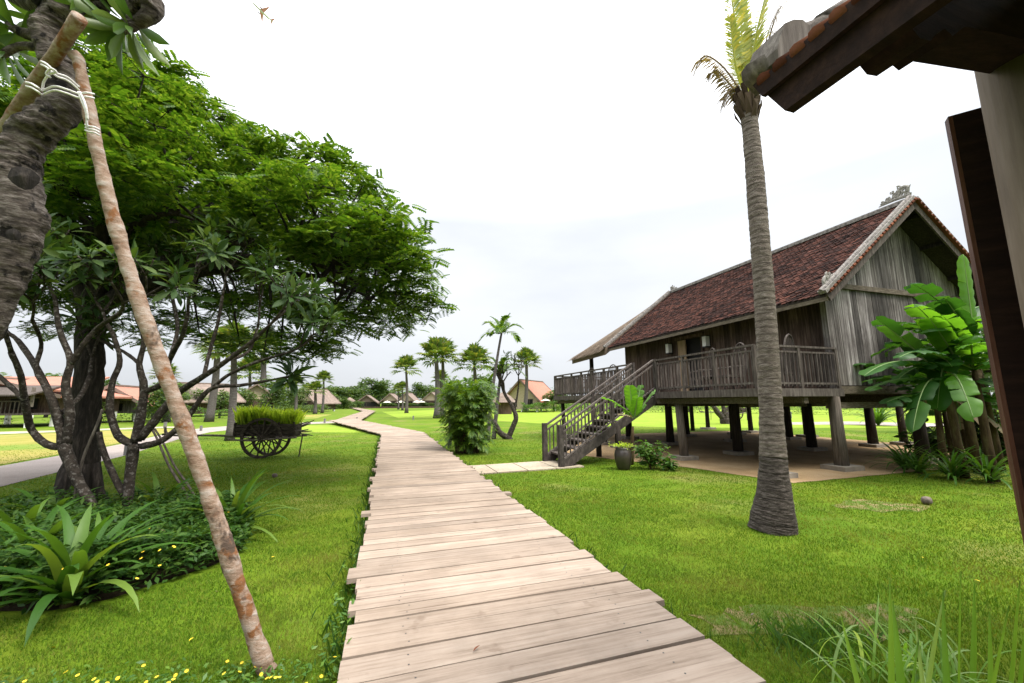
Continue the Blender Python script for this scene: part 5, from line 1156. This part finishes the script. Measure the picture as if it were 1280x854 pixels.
banana(1196, 583, 'short back banana plant with drooping low leaves', 1.5, [('az', 3.4, .35, 1.5, .45, bl), ('az', -2.2, .3, 1.4, .45, bl), ('az', 2.9, .1, 1.5, .5, bl), ('az', -2.6, -.05, 1.3, .45, bl), ('az', -1.2, .0, 1.3, .45, bl), ('az', 1.4, .5, 1.4, .45, bl)], .09, (-.05, .05), seed=7)
banana(1216, 586, 'banana plant half hidden in the dark middle of the clump', 1.9, [('az', 3.0, .2, 1.5, .45, bl), ('az', -2.3, .25, 1.5, .45, bl), ('az', -1.5, .0, 1.4, .45, bl), ('az', -.8, .3, 1.5, .45, bl), ('az', 2.2, .5, 1.5, .45, bl)], .08, (-.1, 0), seed=8)
banana(1240, 588, 'banana plant behind the hindmost stems with low leaves', 1.7, [('az', 3.3, .15, 1.5, .45, bl), ('az', -2.5, .1, 1.5, .45, bl), ('az', -1.6, .25, 1.5, .45, bl), ('az', -.6, .3, 1.5, .45, bl)], .08, (.05, 0), seed=10)
for k, (x, y, lb) in enumerate([(1150, 592, 'dark strappy plant at the left foot of the banana clump'), (1132, 588, 'low strappy plant beside the gravel under the gable'), (1192, 600, 'dark strappy plant in front of the banana stems'), (1238, 604, 'dark strappy plant at the right foot of the banana clump')]):
    strap_plant(x, y, lb, 44, 1.0, .055, 40 + k, 'strappy plants at the foot of the bananas')
leafy_shrub_spots = ((1222, 574, 'dark broad leaved undergrowth behind the banana stems', 2.0), (1168, 574, 'dark undergrowth under the gable left of the banana stems', .9), (1262, 580, 'dark undergrowth behind the louvred door edge', 2.2))
jb_ = G(789, 581); 
banana(789, 581, 'young banana plant with four bright leaves by the stairs', 1.05, [('px', 791, 521, 752, 497, jb_.y, jb_.y - .3, .34, .16, by_, .15), ('px', 792, 520, 787, 482, jb_.y, jb_.y - .1, .42, 0, by_, .05), ('px', 794, 520, 801, 482, jb_.y, jb_.y + .2, .3, .02, by_, .2), ('px', 795, 521, 819, 487, jb_.y, jb_.y - .1, .34, .05, by_, .3), ('px', 793, 523, 797, 497, jb_.y - .05, jb_.y - .35, .36, .1, by_, .1), ('px', 791, 523, 773, 519, jb_.y - .1, jb_.y - .4, .2, .15, 'dry_leaf', .5)], .07, (.1, 0), 'banana plants by the stairs', 9)
jp = G(779.5, 587); jr = thing('water_jar', 'dark glazed water jar with plants at the foot of the stairs', 'jar', jp)
m = MB(); m.lathe([(.13, 0), (.17, .05), (.215, .25), (.225, .38), (.2, .48), (.17, .52), (.185, .56), (.175, .56), (.15, .5)], (0, 0, 0), 24); m.build('jar_body', 'jar', jr, True)
m = MB(); m.box((0, .03, .575), (.6, .1, .03)); m.box((0, -.07, .575), (.56, .06, .03)); m.build('lid_plank', 'rail_wood', jr)
q = rng.normal(0, 1, (260, 3)) * np.array([.12, .1, .03]) + np.array([0, 0, .61]); V, F = scatter(LEAF[0], LEAF[1], q, rotmats(260, .6), rng.uniform(.05, .09, 260)); fastmesh('foliage', V, F, 'rice', jr)
def leafy_shrub(px, py, label, n, sx, sz, size, mat, group=None, name='shrub', ns=9):
    b = G(px, py); o = thing(name, label, 'shrub', b, 0, group); m = MB(); pts = []
    for k in range(ns):
        a = rnd.uniform(0, 6.28); r = rnd.uniform(.2, 1) * sx; t = Vector((math.cos(a) * r, math.sin(a) * r * .8, sz * rnd.uniform(.45, 1))); c = Vector((t.x * .3, t.y * .3, t.z * .6)); bz = bez((t.x * .15, t.y * .15, 0), c, t, 6); m.tube(bz, [.012] * 6 + [.005], 5)
        for i in range(n // ns): f = bz[rnd.randint(2, 6)]; pts.append((f.x + rnd.gauss(0, .08) * sx * 1.6, f.y + rnd.gauss(0, .08) * sx * 1.6, max(.03, f.z + rnd.gauss(0, .05) * sz)))
    m.build('stem', 'banana_stem', o); p = np.array(pts); V, F = scatter(BROAD[0], BROAD[1], p, rotmats(len(p), .6), rng.uniform(size * .7, size * 1.2, len(p))); fastmesh('foliage', V, F, mat, o, True); return o
for x, y, lb, hh in leafy_shrub_spots: leafy_shrub(x, y, lb, 520, .75, hh, .3, 'frangi_leaf', 'undergrowth behind the bananas', 'undergrowth_shrub', 16)
leafy_shrub(815, 587, 'leafy green shrub between the jar and the stilt pad', 330, .42, .72, .2, 'shrub_leaf'); leafy_shrub(838, 588, 'low leafy shrub spilling toward the stilt pad', 160, .3, .34, .18, 'shrub_leaf')
strap_plant(1098, 532, 'arching green palm shrub seen past the corner stilt', 60, 2.3, .14, 70, 'plants behind the house', 0, 'shrub_leaf', 85)
# reeds at the lower right
rb = G(1150, 905); o = thing('reed_clump', 'tall pale green reeds rising at the lower right corner', 'reeds', rb); m = MB()
for x0, y0, x1, y1, Y, wd in ((1085, 900, 1052, 770, 2.2, .02), (1115, 900, 1113, 722, 2.35, .02), (1130, 900, 1117, 752, 2.2, .022), (1155, 920, 1183, 738, 2.3, .016), (1200, 910, 1202, 714, 2.35, .017), (1215, 915, 1219, 730, 2.5, .016), (1230, 920, 1262, 758, 2.1, .028), (1190, 900, 1180, 740, 2.2, .016), (1262, 900, 1276, 726, 2.4, .018), (1240, 910, 1238, 765, 2.3, .015), (1160, 910, 1145, 775, 2.1, .015), (1275, 900, 1290, 745, 2.3, .017), (1135, 900, 1150, 790, 2.1, .017)):
    a = AY(x0, y0, Y) - rb; b = AY(x1, y1, Y) - rb; g0 = Vector((a.x, a.y, 0 - 0)); d = b - a; gb = a - d * ((a.z) / d.z) if abs(d.z) > .01 else a; pts = bez(gb, gb.lerp(b, .55) + Vector((rnd.uniform(-.02, .02), 0, .02)), b, 8); sd_ = unit((1, rnd.uniform(-.5, .5), 0)); vs = []; fs = []
    for i, p in enumerate(pts): t = i / 8; ww = wd * 1.0 * min(1, .5 + t * 2) * (1 - t ** 2.5) + .0008; vs += [p - sd_ * ww + Vector((0, .006, 0)), p, p + sd_ * ww + Vector((0, .006, 0))]
    for i in range(8): k = i * 3; fs += [(k, k + 1, k + 4, k + 3), (k + 1, k + 2, k + 5, k + 4)]
    m.add(vs, fs)
for k in range(95):
    p = Vector((rnd.gauss(0.12, .24), rnd.gauss(.12, .16), 0)); e = ribbon(m, p, rnd.uniform(0, 6.28), R(rnd.uniform(62, 86)), rnd.uniform(.35, .62), rnd.uniform(.010, .02), R(rnd.uniform(60, 170)), 10, .25, rnd.uniform(-1, 1))
m.build('foliage', 'reed', o, True)
for k, (x, y, lb, n) in enumerate([(1015, 815, 'weedy grass tuft between the boardwalk and the reeds', 260), (985, 800, 'small weedy tuft near the bare lawn patch', 120), (1046, 800, 'bushy grass tuft left of the reeds', 220)]):
    b = G(x, y); o = thing('grass_tuft', lb, 'grass tuft', b, 0, 'grass tufts by the reeds'); V = []
    for i in range(n):
        p = np.array([rng.normal(0, .16), rng.normal(0, .1), 0]); l = rng.uniform(.05, .12); dx, dy = rng.normal(0, .5, 2) * l; a = rng.uniform(0, 6.28); s_ = np.array([math.cos(a), math.sin(a), 0]) * .0035; V += [p - s_, p + s_, p + np.array([dx * .5, dy * .5, l * .7]) + s_ * .8, p + np.array([dx, dy, l])]
    fastmesh('foliage', V, np.arange(len(V)).reshape(-1, 4), 'shrub_leaf', o)
# coconut husk on the lawn, leaves on the ground
def husk(px, py, r, label, name='coconut_husk', cat='coconut'):
    b = G(px, py); m = MB(); m.tube([(-r, 0, r * .7), (-r * .8, 0, r * .75), (-r * .3, 0, r * .78), (r * .3, 0, r * .78), (r * .75, 0, r * .7), (r * 1.02, 0, r * .66)], [r * .35, r * .62, r * .8, r * .8, r * .6, r * .2], 14, True, .09); o = m.build(name, 'stone', None, True); o.location = b; o.rotation_euler = (0, .1, .4); tag(o, label, cat); return o
husk(1159, 631, .085, 'brown coconut husk lying on the lawn by the bananas'); husk(343, 597, .06, 'tiny dark twig clump on the lawn below the cart', 'twig_clump', 'twigs')
for k, (x, y, s, mt, lb, z) in enumerate([(64, 811, .06, 'flower', 'yellow fallen leaf on the lawn below the planting bed', .02), (269, 741, .05, 'dry_leaf', 'brown fallen leaf on the lawn right of the bed', .02), (242, 799, .045, 'flower', 'yellow fallen leaf left of the pale pole foot', .02), (264, 805, .04, 'tile_bright', 'orange fallen leaf left of the pale pole foot', .02), (339, 698, .045, 'flower', 'yellow fallen leaf on the lawn right of the pole', .02), (200, 664, .05, 'dry_leaf', 'pale brown leaf on top of the groundcover', .4),
                                     (600, 809, .06, 'tile_bright', 'small rusty brown leaf lying on the boardwalk', ZB + .012), (1155, 699, .055, 'flower', 'yellow fallen leaf in the middle of the right lawn', .02), (1143, 709, .035, 'flower', 'smaller yellow leaf on the right lawn', .02), (1218, 726, .045, 'flower', 'yellow fallen leaf near the reeds', .02), (943, 769, .05, 'stone', 'dark fallen leaf on the bare patch beside the boardwalk', .02)]):
    b = G(x, y, z); V, F = scatter(BROAD[0], BROAD[1], np.zeros((1, 3)), rotmats(1, .25), np.array([s])); o = fastmesh('fallen_leaf', V, F, mt, None, True); o.location = b + Vector((0, 0, .012)); tag(o, lb, 'leaf')
#SECTION6
# ------------------------------------------------------------------ far houses
def far_house(loc, rz, w_, d_, eave, ridge, base, label, roof='tile_far', wallm='wall_wood', gablem='cream_wall', stilts=True, over=.9, wins=2, group=None, deck=False, postm='white'):
    o = thing('village_house', label, 'house', loc, rz, group); m = MB(); m.box((0, 0, (base + eave) / 2), (w_, d_, eave - base)); wl = m.build('wall', wallm, o)
    m = MB(); m.ext([(-w_ / 2, -d_ / 2 - .02, eave), (w_ / 2, -d_ / 2 - .02, eave), (0, -d_ / 2 - .02, ridge - .25)], (0, d_ + .04, 0)); m.build('gable', gablem, wl)
    m = MB(); W = w_ / 2 + over; D = d_ / 2 + over * .8; sl_ = (ridge - eave) / (w_ / 2); ze = ridge - sl_ * W
    for s in (-1, 1): m.hexa([(s * W, -D, ze - .12), (0, -D, ridge - .12), (0, D, ridge - .12), (s * W, D, ze - .12), (s * W, -D, ze + .06), (0, -D, ridge + .06), (0, D, ridge + .06), (s * W, D, ze + .06)])
    rf = m.build('roof', roof, o); m = MB()
    for y in (-D - .03, D + .03):
        for s in (-1, 1): m = MB(); m.beam((s * W, y, ze - .03), (0, y, ridge - .03), .06, .3); m.build('barge_board', 'tile_brown', rf)
    m = MB(); m.box((0, 0, ridge + .1), (.3, 2 * D, .16)); m.build('ridge_cap', 'tile_brown', rf)
    for k in range(wins):
        x = (k + .5) / wins * w_ - w_ / 2; z = base + (eave - base) * .5; m = MB(); m.box((x, -d_ / 2 - .03, z), (w_ / wins * .42, .06, (eave - base) * .6)); wn = m.build('window', 'black', o); m = MB(); m.box((x, -d_ / 2 - .05, z), (.08, .07, (eave - base) * .6)); m.box((x, -d_ / 2 - .045, z + (eave - base) * .31), (w_ / wins * .48, .08, .1)); m.build('frame', 'eave_wood', wn)
    if stilts and base > .3:
        for x in (-w_ / 2 + .2, 0, w_ / 2 - .2):
            for y in (-d_ / 2 + .2, d_ / 2 - .2): m = MB(); m.box((x, y, base / 2), (.3, .3, base)); m.build('post', postm, o)
    if deck:
        m = MB(); m.box((0, -d_ / 2 - 1.0, base - .08), (w_, 2, .16)); dk = m.build('deck', 'rail_wood', o); m = MB(); m.box((0, -d_ / 2 - 1.95, base + .95), (w_, .08, .08))
        for k in range(int(w_ / .3)): m.box((-w_ / 2 + .15 + k * .3, -d_ / 2 - 1.95, base + .45), (.06, .05, .95))
        m.build('railing', 'rail_wood', dk)
        for x in (-w_ / 2 + .15, 0, w_ / 2 - .15): m = MB(); m.box((x, -d_ / 2 - 1.9, base / 2), (.3, .3, base)); m.build('post', postm, o); m = MB(); m.box((x, -d_ / 2 - 1.9, (base + eave) / 2 + .5), (.16, .16, eave - base)); m.build('post', 'post_wood', o)
    return o
def FH(px, Y): p = AY(px, 504, Y); return Vector((p.x, p.y, 0))
h = far_house(FH(40, 37), R(8), 9.5, 6.5, 2.7, 4.0, 1.15, 'left stilt house with terracotta roof and veranda behind the frangipanis', deck=True, gablem='tile_far', wallm='wall_wood', over=.7)
# front lean-to roof of the left house
m = MB(); m.hexa([(-5.4, -5.9, 2.5), (5.0, -5.9, 2.5), (5.0, -3.2, 3.35), (-5.4, -3.2, 3.35), (-5.4, -5.9, 2.62), (5.0, -5.9, 2.62), (5.0, -3.2, 3.47), (-5.4, -3.2, 3.47)]); m.build('porch_roof', 'rail_wood', h)
m = MB(); m.hexa([(-6, -3.9, 2.9), (6, -3.9, 2.9), (6, 0, 4.25), (-6, 0, 4.25), (-6, -3.9, 3.05), (6, -3.9, 3.05), (6, 0, 4.4), (-6, 0, 4.4)]); m.build('roof', 'tile_far', h)
far_house(FH(156, 44), R(20), 4.6, 5, 2.2, 3.7, .9, 'smaller house with grey boards and terracotta roof left of the pale pole', wallm='gable_wood', gablem='cream_wall', wins=1)
far_house(FH(247, 62), R(-25), 8, 7, 2.6, 4.9, .4, 'low brown roofed house behind the leaning palm trunk', roof='tile_brown', wins=2); far_house(FH(318, 72), R(35), 7, 6, 2.6, 5.2, .4, 'terracotta roofed house behind the hedge and palm trunks', wins=2)
far_house(FH(392, 92), R(-20), 7, 6, 2.4, 5.0, .4, 'small brown house behind the stubby fan palm', roof='tile_brown', wins=1); far_house(FH(665, 78), R(-28), 6.4, 9, 2.7, 5.8, .5, 'red roofed house with cream gable left of the stairs', wins=2, wallm='cream_wall')
hut = thing('thatched_hut', 'small thatched hut in front of the red roofed house', 'hut', FH(629, 62)); m = MB(); m.box((0, 0, .9), (2.6, 2.4, 1.8)); m.build('wall', 'wall_wood', hut); m = MB(); m.lathe([(2.1, 0), (1.2, .9), (.25, 1.5), (.05, 1.55)], (0, 0, 1.75), 8); m.build('roof', 'tile_brown', hut)
for px, lb in ((536.5, 'left one of the gabled houses beyond the far end of the fields'), (512 + 2, 'middle one of the gabled houses beyond the fields'), (491.5, 'leftmost small gabled house beyond the fields'), (546, 'right gabled house beyond the fields, behind the palm pair')): pass
far_house(FH(490, 150), R(3), 6.0, 6, 2.6, 5.2, .3, 'left gabled house of the row beyond the fields', roof='tile_brown', over=1.0, postm='eave_wood'); far_house(FH(511, 150), R(-3), 6.0, 6, 2.6, 5.4, .3, 'middle gabled house of the row, behind the lone fan palm', roof='tile_brown', over=1.0, postm='eave_wood'); far_house(FH(542, 150), R(-5), 7, 6, 2.6, 5.6, .3, 'right gabled house of the row, behind the close pair of palms', roof='tile_brown', over=1.0, postm='eave_wood'); far_house(FH(460, 155), R(10), 7, 6, 2.3, 4.8, .3, 'open sided brown pavilion left of the gabled row', roof='tile_brown', wallm='black', gablem='tile_brown', over=1.0, wins=1)  # the last one's black wall box paints the shade inside its open sides
for px, lb in ((423, 'round thatched shelter beyond the end of the boardwalk'), (437, 'round thatched shelter right at the far end of the boardwalk')):
    o = thing('thatched_shelter', lb, 'shelter', FH(px, 150), 0, 'round thatched shelters'); m = MB(); m.lathe([(2.9, 0), (1.6, 1.1), (.3, 1.9), (.05, 2.0)], (0, 0, 2.0), 10); m.build('roof', 'tile_brown', o, True)
    for a in range(5): m = MB(); m.tube([(math.cos(a * 1.26) * 2, math.sin(a * 1.26) * 2, 0), (math.cos(a * 1.26) * 2, math.sin(a * 1.26) * 2, 2.3)], .1, 6); m.build('post', 'post_shaded', o)
for px, Y, lb in ((484, 143, 'cream parasol left of the gabled row'), (501, 143, 'cream parasol between the two left gabled houses'), (521, 143, 'cream parasol right of the middle gabled house'), (526.5, 144, 'cream parasol just left of the close palm pair'), (682, 70, 'white parasol in front of the red roofed house hedge')):
    o = thing('parasol', lb, 'parasol', FH(px, Y), 0, 'cream parasols by the far houses'); k = 1 if Y > 100 else .55; m = MB(); m.lathe([(1.5 * k, 0), (.8 * k, .3 * k), (.05, .55 * k)], (0, 0, 2.0), 8); m.build('canopy', 'canvas', o); m = MB(); m.tube([(0, 0, 0), (0, 0, 2.3)], .04, 6); m.build('pole', 'post_wood', o)
# a low dark terrace wall in front of the row
a, b = FH(452, 141), FH(556, 141); m = MB(); m.beam(a + Vector((0, 0, .3)), b + Vector((0, 0, .3)), .3, .6); tag(m.build('terrace_wall', 'wall_wood'), 'low dark terrace wall before the far gabled houses', 'wall')

# ------------------------------------------------------------------ far trees and hedges
tree_protos = []
def far_tree_proto(kind, seed):
    r0 = np.random.default_rng(seed); P = []; nb_ = r0.integers(5, 9)
    for k in range(nb_):
        a = r0.uniform(0, 6.28); rr_ = r0.uniform(0, .30) if kind else r0.uniform(0, .38); c = np.array([math.cos(a) * rr_, math.sin(a) * rr_, r0.uniform(.4, .82)]); s = r0.uniform(.13, .24)
        q = r0.normal(0, 1, (190, 3)); q /= np.linalg.norm(q, axis=1, keepdims=True); P.append(c + q * s * r0.uniform(.4, 1.05, (190, 1)) * np.array([1, 1, .8]))
    if kind == 1: q = r0.normal(0, 1, (700, 3)); q /= np.linalg.norm(q, axis=1, keepdims=True); P.append(np.array([0, 0, .36]) + q * r0.uniform(.5, 1, (700, 1)) * np.array([.4, .4, .34]))
    return np.concatenate(P)
def far_tree(px, Y, h, kind, label, group, seed, wd=1.0, mat=None):
    o = thing('far_tree', label, 'tree', FH(px, Y), rnd.uniform(0, 6), group); key = (kind, seed % 4, mat); mt = mat or ('tree_leaf' if kind == 0 else 'tree_leaf_dark')
    ex = [t for t in tree_protos if t[0] == key]
    if ex: tr_, cr_2 = ex[0][1].copy(), ex[0][2].copy(); C.objects.link(tr_); C.objects.link(cr_2); tr_.parent = o; cr_2.parent = o
    else:
        m = MB(); m.tube([(0, 0, 0), (.01, 0, .3), (.02, .01, .6)], [.03, .022, .01], 7)
        for k in range(5): a = k * 1.26; m.tube([(0, 0, .25 + .04 * k), (math.cos(a) * .22, math.sin(a) * .22, .6)], [.014, .005], 5)
        tr_ = m.build('trunk', 'dark_bark', o); cr_2 = foliage('crown', far_tree_proto(kind, seed), mt, o, LEAF, (.05, .10), .9); tree_protos.append((key, tr_, cr_2))
    for q in (tr_, cr_2): q.scale = (h * wd, h * wd, h)
    return o
row = [(404, 'left of the stubby fan palm'), (416, 'right of the slender fan palm'), (428, 'above the left thatched shelter'), (440, 'behind the far end of the boardwalk'), (452, 'left of the open pavilion'), (464, 'behind the open pavilion'), (474, 'between the open pavilion and the gabled row'), (480, 'left of the gabled row'), (500, 'between two gabled houses'), (520, 'right of the middle gabled house'), (530, 'left of the close palm pair'), (556, 'right of the close palm pair'), (566, 'left of the bamboo palm bush'), (604, 'behind the slender palms'), (616, 'above the small thatched hut')]
for k, (px, wh) in enumerate(row): far_tree(px, 175 + (k * 37) % 30, 9.5 + (k * 29 % 7) * .9, k % 2, 'pale distant tree ' + wh, 'distant trees on the horizon', k, 1.25)
for k in range(34): far_tree(rnd.uniform(395, 690) if k < 22 else rnd.uniform(700, 1250), rnd.uniform(215, 330), rnd.uniform(8, 12), k % 2, 'small tree in the hazy far treeline along the horizon', 'far treeline', k, 1.5)
for px, Y, h, kd, wd, lb in [(341, 58, 5.6, 1, 1.0, 'rounded dense green tree right of the palm trunks'), (356, 66, 4.6, 1, 1.0, 'dark bushy tree right of the rounded one'), (375, 82, 5.4, 0, 1.0, 'loose green tree behind the frangipani tip rosette'), (300, 66, 5.4, 0, 1.1, 'light green tree left of the terracotta roof'), (276, 52, 4.2, 0, 1.1, 'airy tree behind the two palm trunks'), (228, 58, 5.2, 0, 1.2, 'loose tree behind the pale pole'), (192, 56, 5.6, 0, 1.1, 'leafy tree between the two left houses'), (125, 52, 5.8, 1, 1.1, 'dark tree right of the left stilt house'), (198, 40, 3.6, 1, 1.2, 'bushy tree in front of the low brown house behind the stems'), (225, 44, 3.2, 0, 1.3, 'small shrubby tree behind the pale pole and stick props'), (118, 38, 3.0, 0, 1.2, 'small shrubby tree between the left house and the grey boarded house'), (60, 60, 7.0, 0, 1.2, 'tree rising behind the left stilt house'), (-10, 55, 6.5, 0, 1.2, 'light green tree at the far left edge'), (-60, 48, 7, 1, 1.2, 'dark tree beyond the left edge'),
                                 (642, 92, 5.6, 0, 1.0, 'pale tree left of the red roofed house'), (692, 74, 4.6, 0, 1.1, 'green tree right of the red roofed house, behind the deck'), (704, 84, 5.5, 1, 1.1, 'dark green tree behind the far end of the deck'), (412, 120, 6, 0, 1.2, 'soft green tree beside the slender fan palm'), (430, 128, 4.6, 1, 1.3, 'dark bush-like tree left of the boardwalk end'), (1003, 60, 5.6, 0, 1.1, 'tree seen far under the house near the corner stilt'), (860, 66, 5, 0, 1.2, 'tree seen far under the house, left'), (1150, 46, 7, 1, 1.2, 'tree behind the house on the right'), (1235, 20, 7.6, 0, .9, 'light tree peeping over the banana beside the dark door')]:
    far_tree(px, Y, h, kd, lb, 'trees around the lawns', int(px) % 7, wd)
def hedge(p, q, hh, dd, label, seed, mat='tree_leaf_dark'):
    r0 = np.random.default_rng(seed); p, q = Vector(p), Vector(q); L = (q - p).length; n = int(min(5000, L * hh * 150)); t = r0.random(n); u = r0.normal(0, .33, n); z = hh * (1 - r0.random(n) ** 2.2) * (.75 + .25 * np.sin(t * L * 1.3 + seed) * np.cos(t * L * .45)); d = unit(q - p); nn = Vector((-d.y, d.x, 0)); m_ = (p + q) / 2
    pts = np.stack([(p.x - m_.x) + d.x * t * L + nn.x * u * dd, (p.y - m_.y) + d.y * t * L + nn.y * u * dd, z], 1); s = max(.12, p.y * .0035); V, F = scatter(LEAF[0], LEAF[1], pts, rotmats(n, .8), r0.uniform(s * .7, s * 1.5, n)); o = fastmesh('hedge', V, F, mat); o.location = m_; tag(o, label, 'hedge', 'hedges and shrub rows'); return o
hedge(FH(238, 46), FH(300, 50), 1.5, 1.4, 'yellow green hedge below the low brown house', 1, 'shrub_leaf'); hedge(FH(300, 50), FH(352, 56), 1.7, 1.4, 'hedge behind the ox cart', 2, 'tree_leaf'); hedge(FH(128, 40), FH(236, 46), 1.3, 1.2, 'dark hedge behind the frangipani stems', 3); hedge(FH(-60, 33), FH(20, 34), .9, 1, 'low shrubs in front of the left stilt house', 4); hedge(FH(350, 72), FH(408, 86), 1.7, 2, 'shrub row below the stubby fan palms', 5, 'tree_leaf'); hedge(FH(404, 120), FH(452, 138), 2.6, 2, 'green shrubs left of the boardwalk end', 6)
hedge(FH(478, 146), FH(560, 146), 2.0, 2, 'shrubs between the far gabled houses', 7); hedge(FH(562, 120), FH(645, 84), 2.0, 2, 'shrub row behind the bamboo palm bush', 8, 'tree_leaf'); hedge(FH(652, 69), FH(692, 71), 2.1, 2, 'bright hedge before the red roofed house', 9, 'shrub_leaf'); hedge(FH(690, 74), FH(800, 66), 1.6, 2, 'hedge beyond the deck stilts', 10, 'shrub_leaf'); hedge(FH(800, 66), FH(1010, 52), 1.9, 2, 'hedge seen between the stilts of the house', 11, 'tree_leaf'); hedge(FH(1010, 50), FH(1290, 40), 2.4, 2, 'tall hedge behind the house on the right', 12, 'tree_leaf_dark')
hedge(FH(60, 39), FH(130, 41), 1.4, 1.3, 'shrubs at the right end of the left stilt house', 13, 'shrub_leaf')
# posts marking the paths
for px, py, hp, lb in ((160, 569, 17, 'squat grey post beside the road behind the frangipani stems'), (206, 536, 8, 'small grey post left of the pale pole by the thin path'), (251, 539, 6.5, 'small grey post by the road left of the cart shaft'), (405.7, 529, 5.5, 'small dark post left of the boardwalk bend'), (446, 527, 5, 'small dark post right of the boardwalk bend'), (516.6, 525, 5, 'small dark post in the green field right of the boardwalk'), (988, 523, 8, 'small grey post seen between the stilts of the house')):
    b = G(px, py); hh = hp * b.y / FPX; m = MB(); w_ = hh * (.36 if hp > 8 else .3); m.box((0, 0, hh * .46), (w_, w_, hh * .92)); m.box((0, 0, hh * .95), (w_ * 1.08, w_ * 1.08, hh * .1)); o = m.build('bollard', 'bollard'); o.location = b; tag(o, lb, 'bollard', 'posts along the paths')
b = G(209, 532); 
# ------------------------------------------------------------------ the aeroplane
ap = AY(328, 15, 560); pl = thing('aeroplane', 'small red and white aeroplane climbing high above the tree', 'aeroplane', ap)
vr, vu = Vector((1, 0, 0)), Vector((0, -.62, .78)); vd = unit(ap); ax_ = unit(vr * .69 - vu * .72 + vd * .25); ay_ = vr * .85 + vu * .5 - vd * .55; ay_ = unit(ay_ - ax_ * ay_.dot(ax_)); az_ = ax_.cross(ay_)
if az_.z < 0: ay_, az_ = -ay_, -az_
pl.rotation_euler = Matrix((ax_, ay_, az_)).transposed().to_euler()
m = MB(); m.tube([(-17, 0, 0), (-15.5, 0, 0), (-10, 0, -.1), (8, 0, 0), (15, 0, .8), (18, 0, 1.3)], [.3, 1.4, 2.0, 2.0, 1.0, .3], 14); m.build('fuselage', 'white', pl, True)
for s in (-1, 1):
    m = MB(); m.ext([(-4, s * 1.8, -.8), (2.5, s * 1.8, -.8), (5.5, s * 16, .6), (3.8, s * 16, .6)], (0, 0, .35)); m.build('wing', 'red_paint', pl); m = MB(); m.ext([(12.5, s * .5, .8), (16, s * .5, .8), (17.5, s * 6, 1.2), (16, s * 6, 1.2)], (0, 0, .25)); m.build('tailplane', 'red_paint', pl); m = MB(); m.tube([(-5, s * 5.5, -1.6), (-4.5, s * 5.5, -1.6), (-1.5, s * 5.5, -1.5)], [.8, 1.0, .7], 10); m.build('engine', 'metal', pl)
m = MB(); m.ext([(11, -.15, 1), (16, -.15, 1), (18.5, -.15, 7), (16, -.15, 7)], (0, .3, 0)); m.build('tail_fin', 'red_paint', pl)
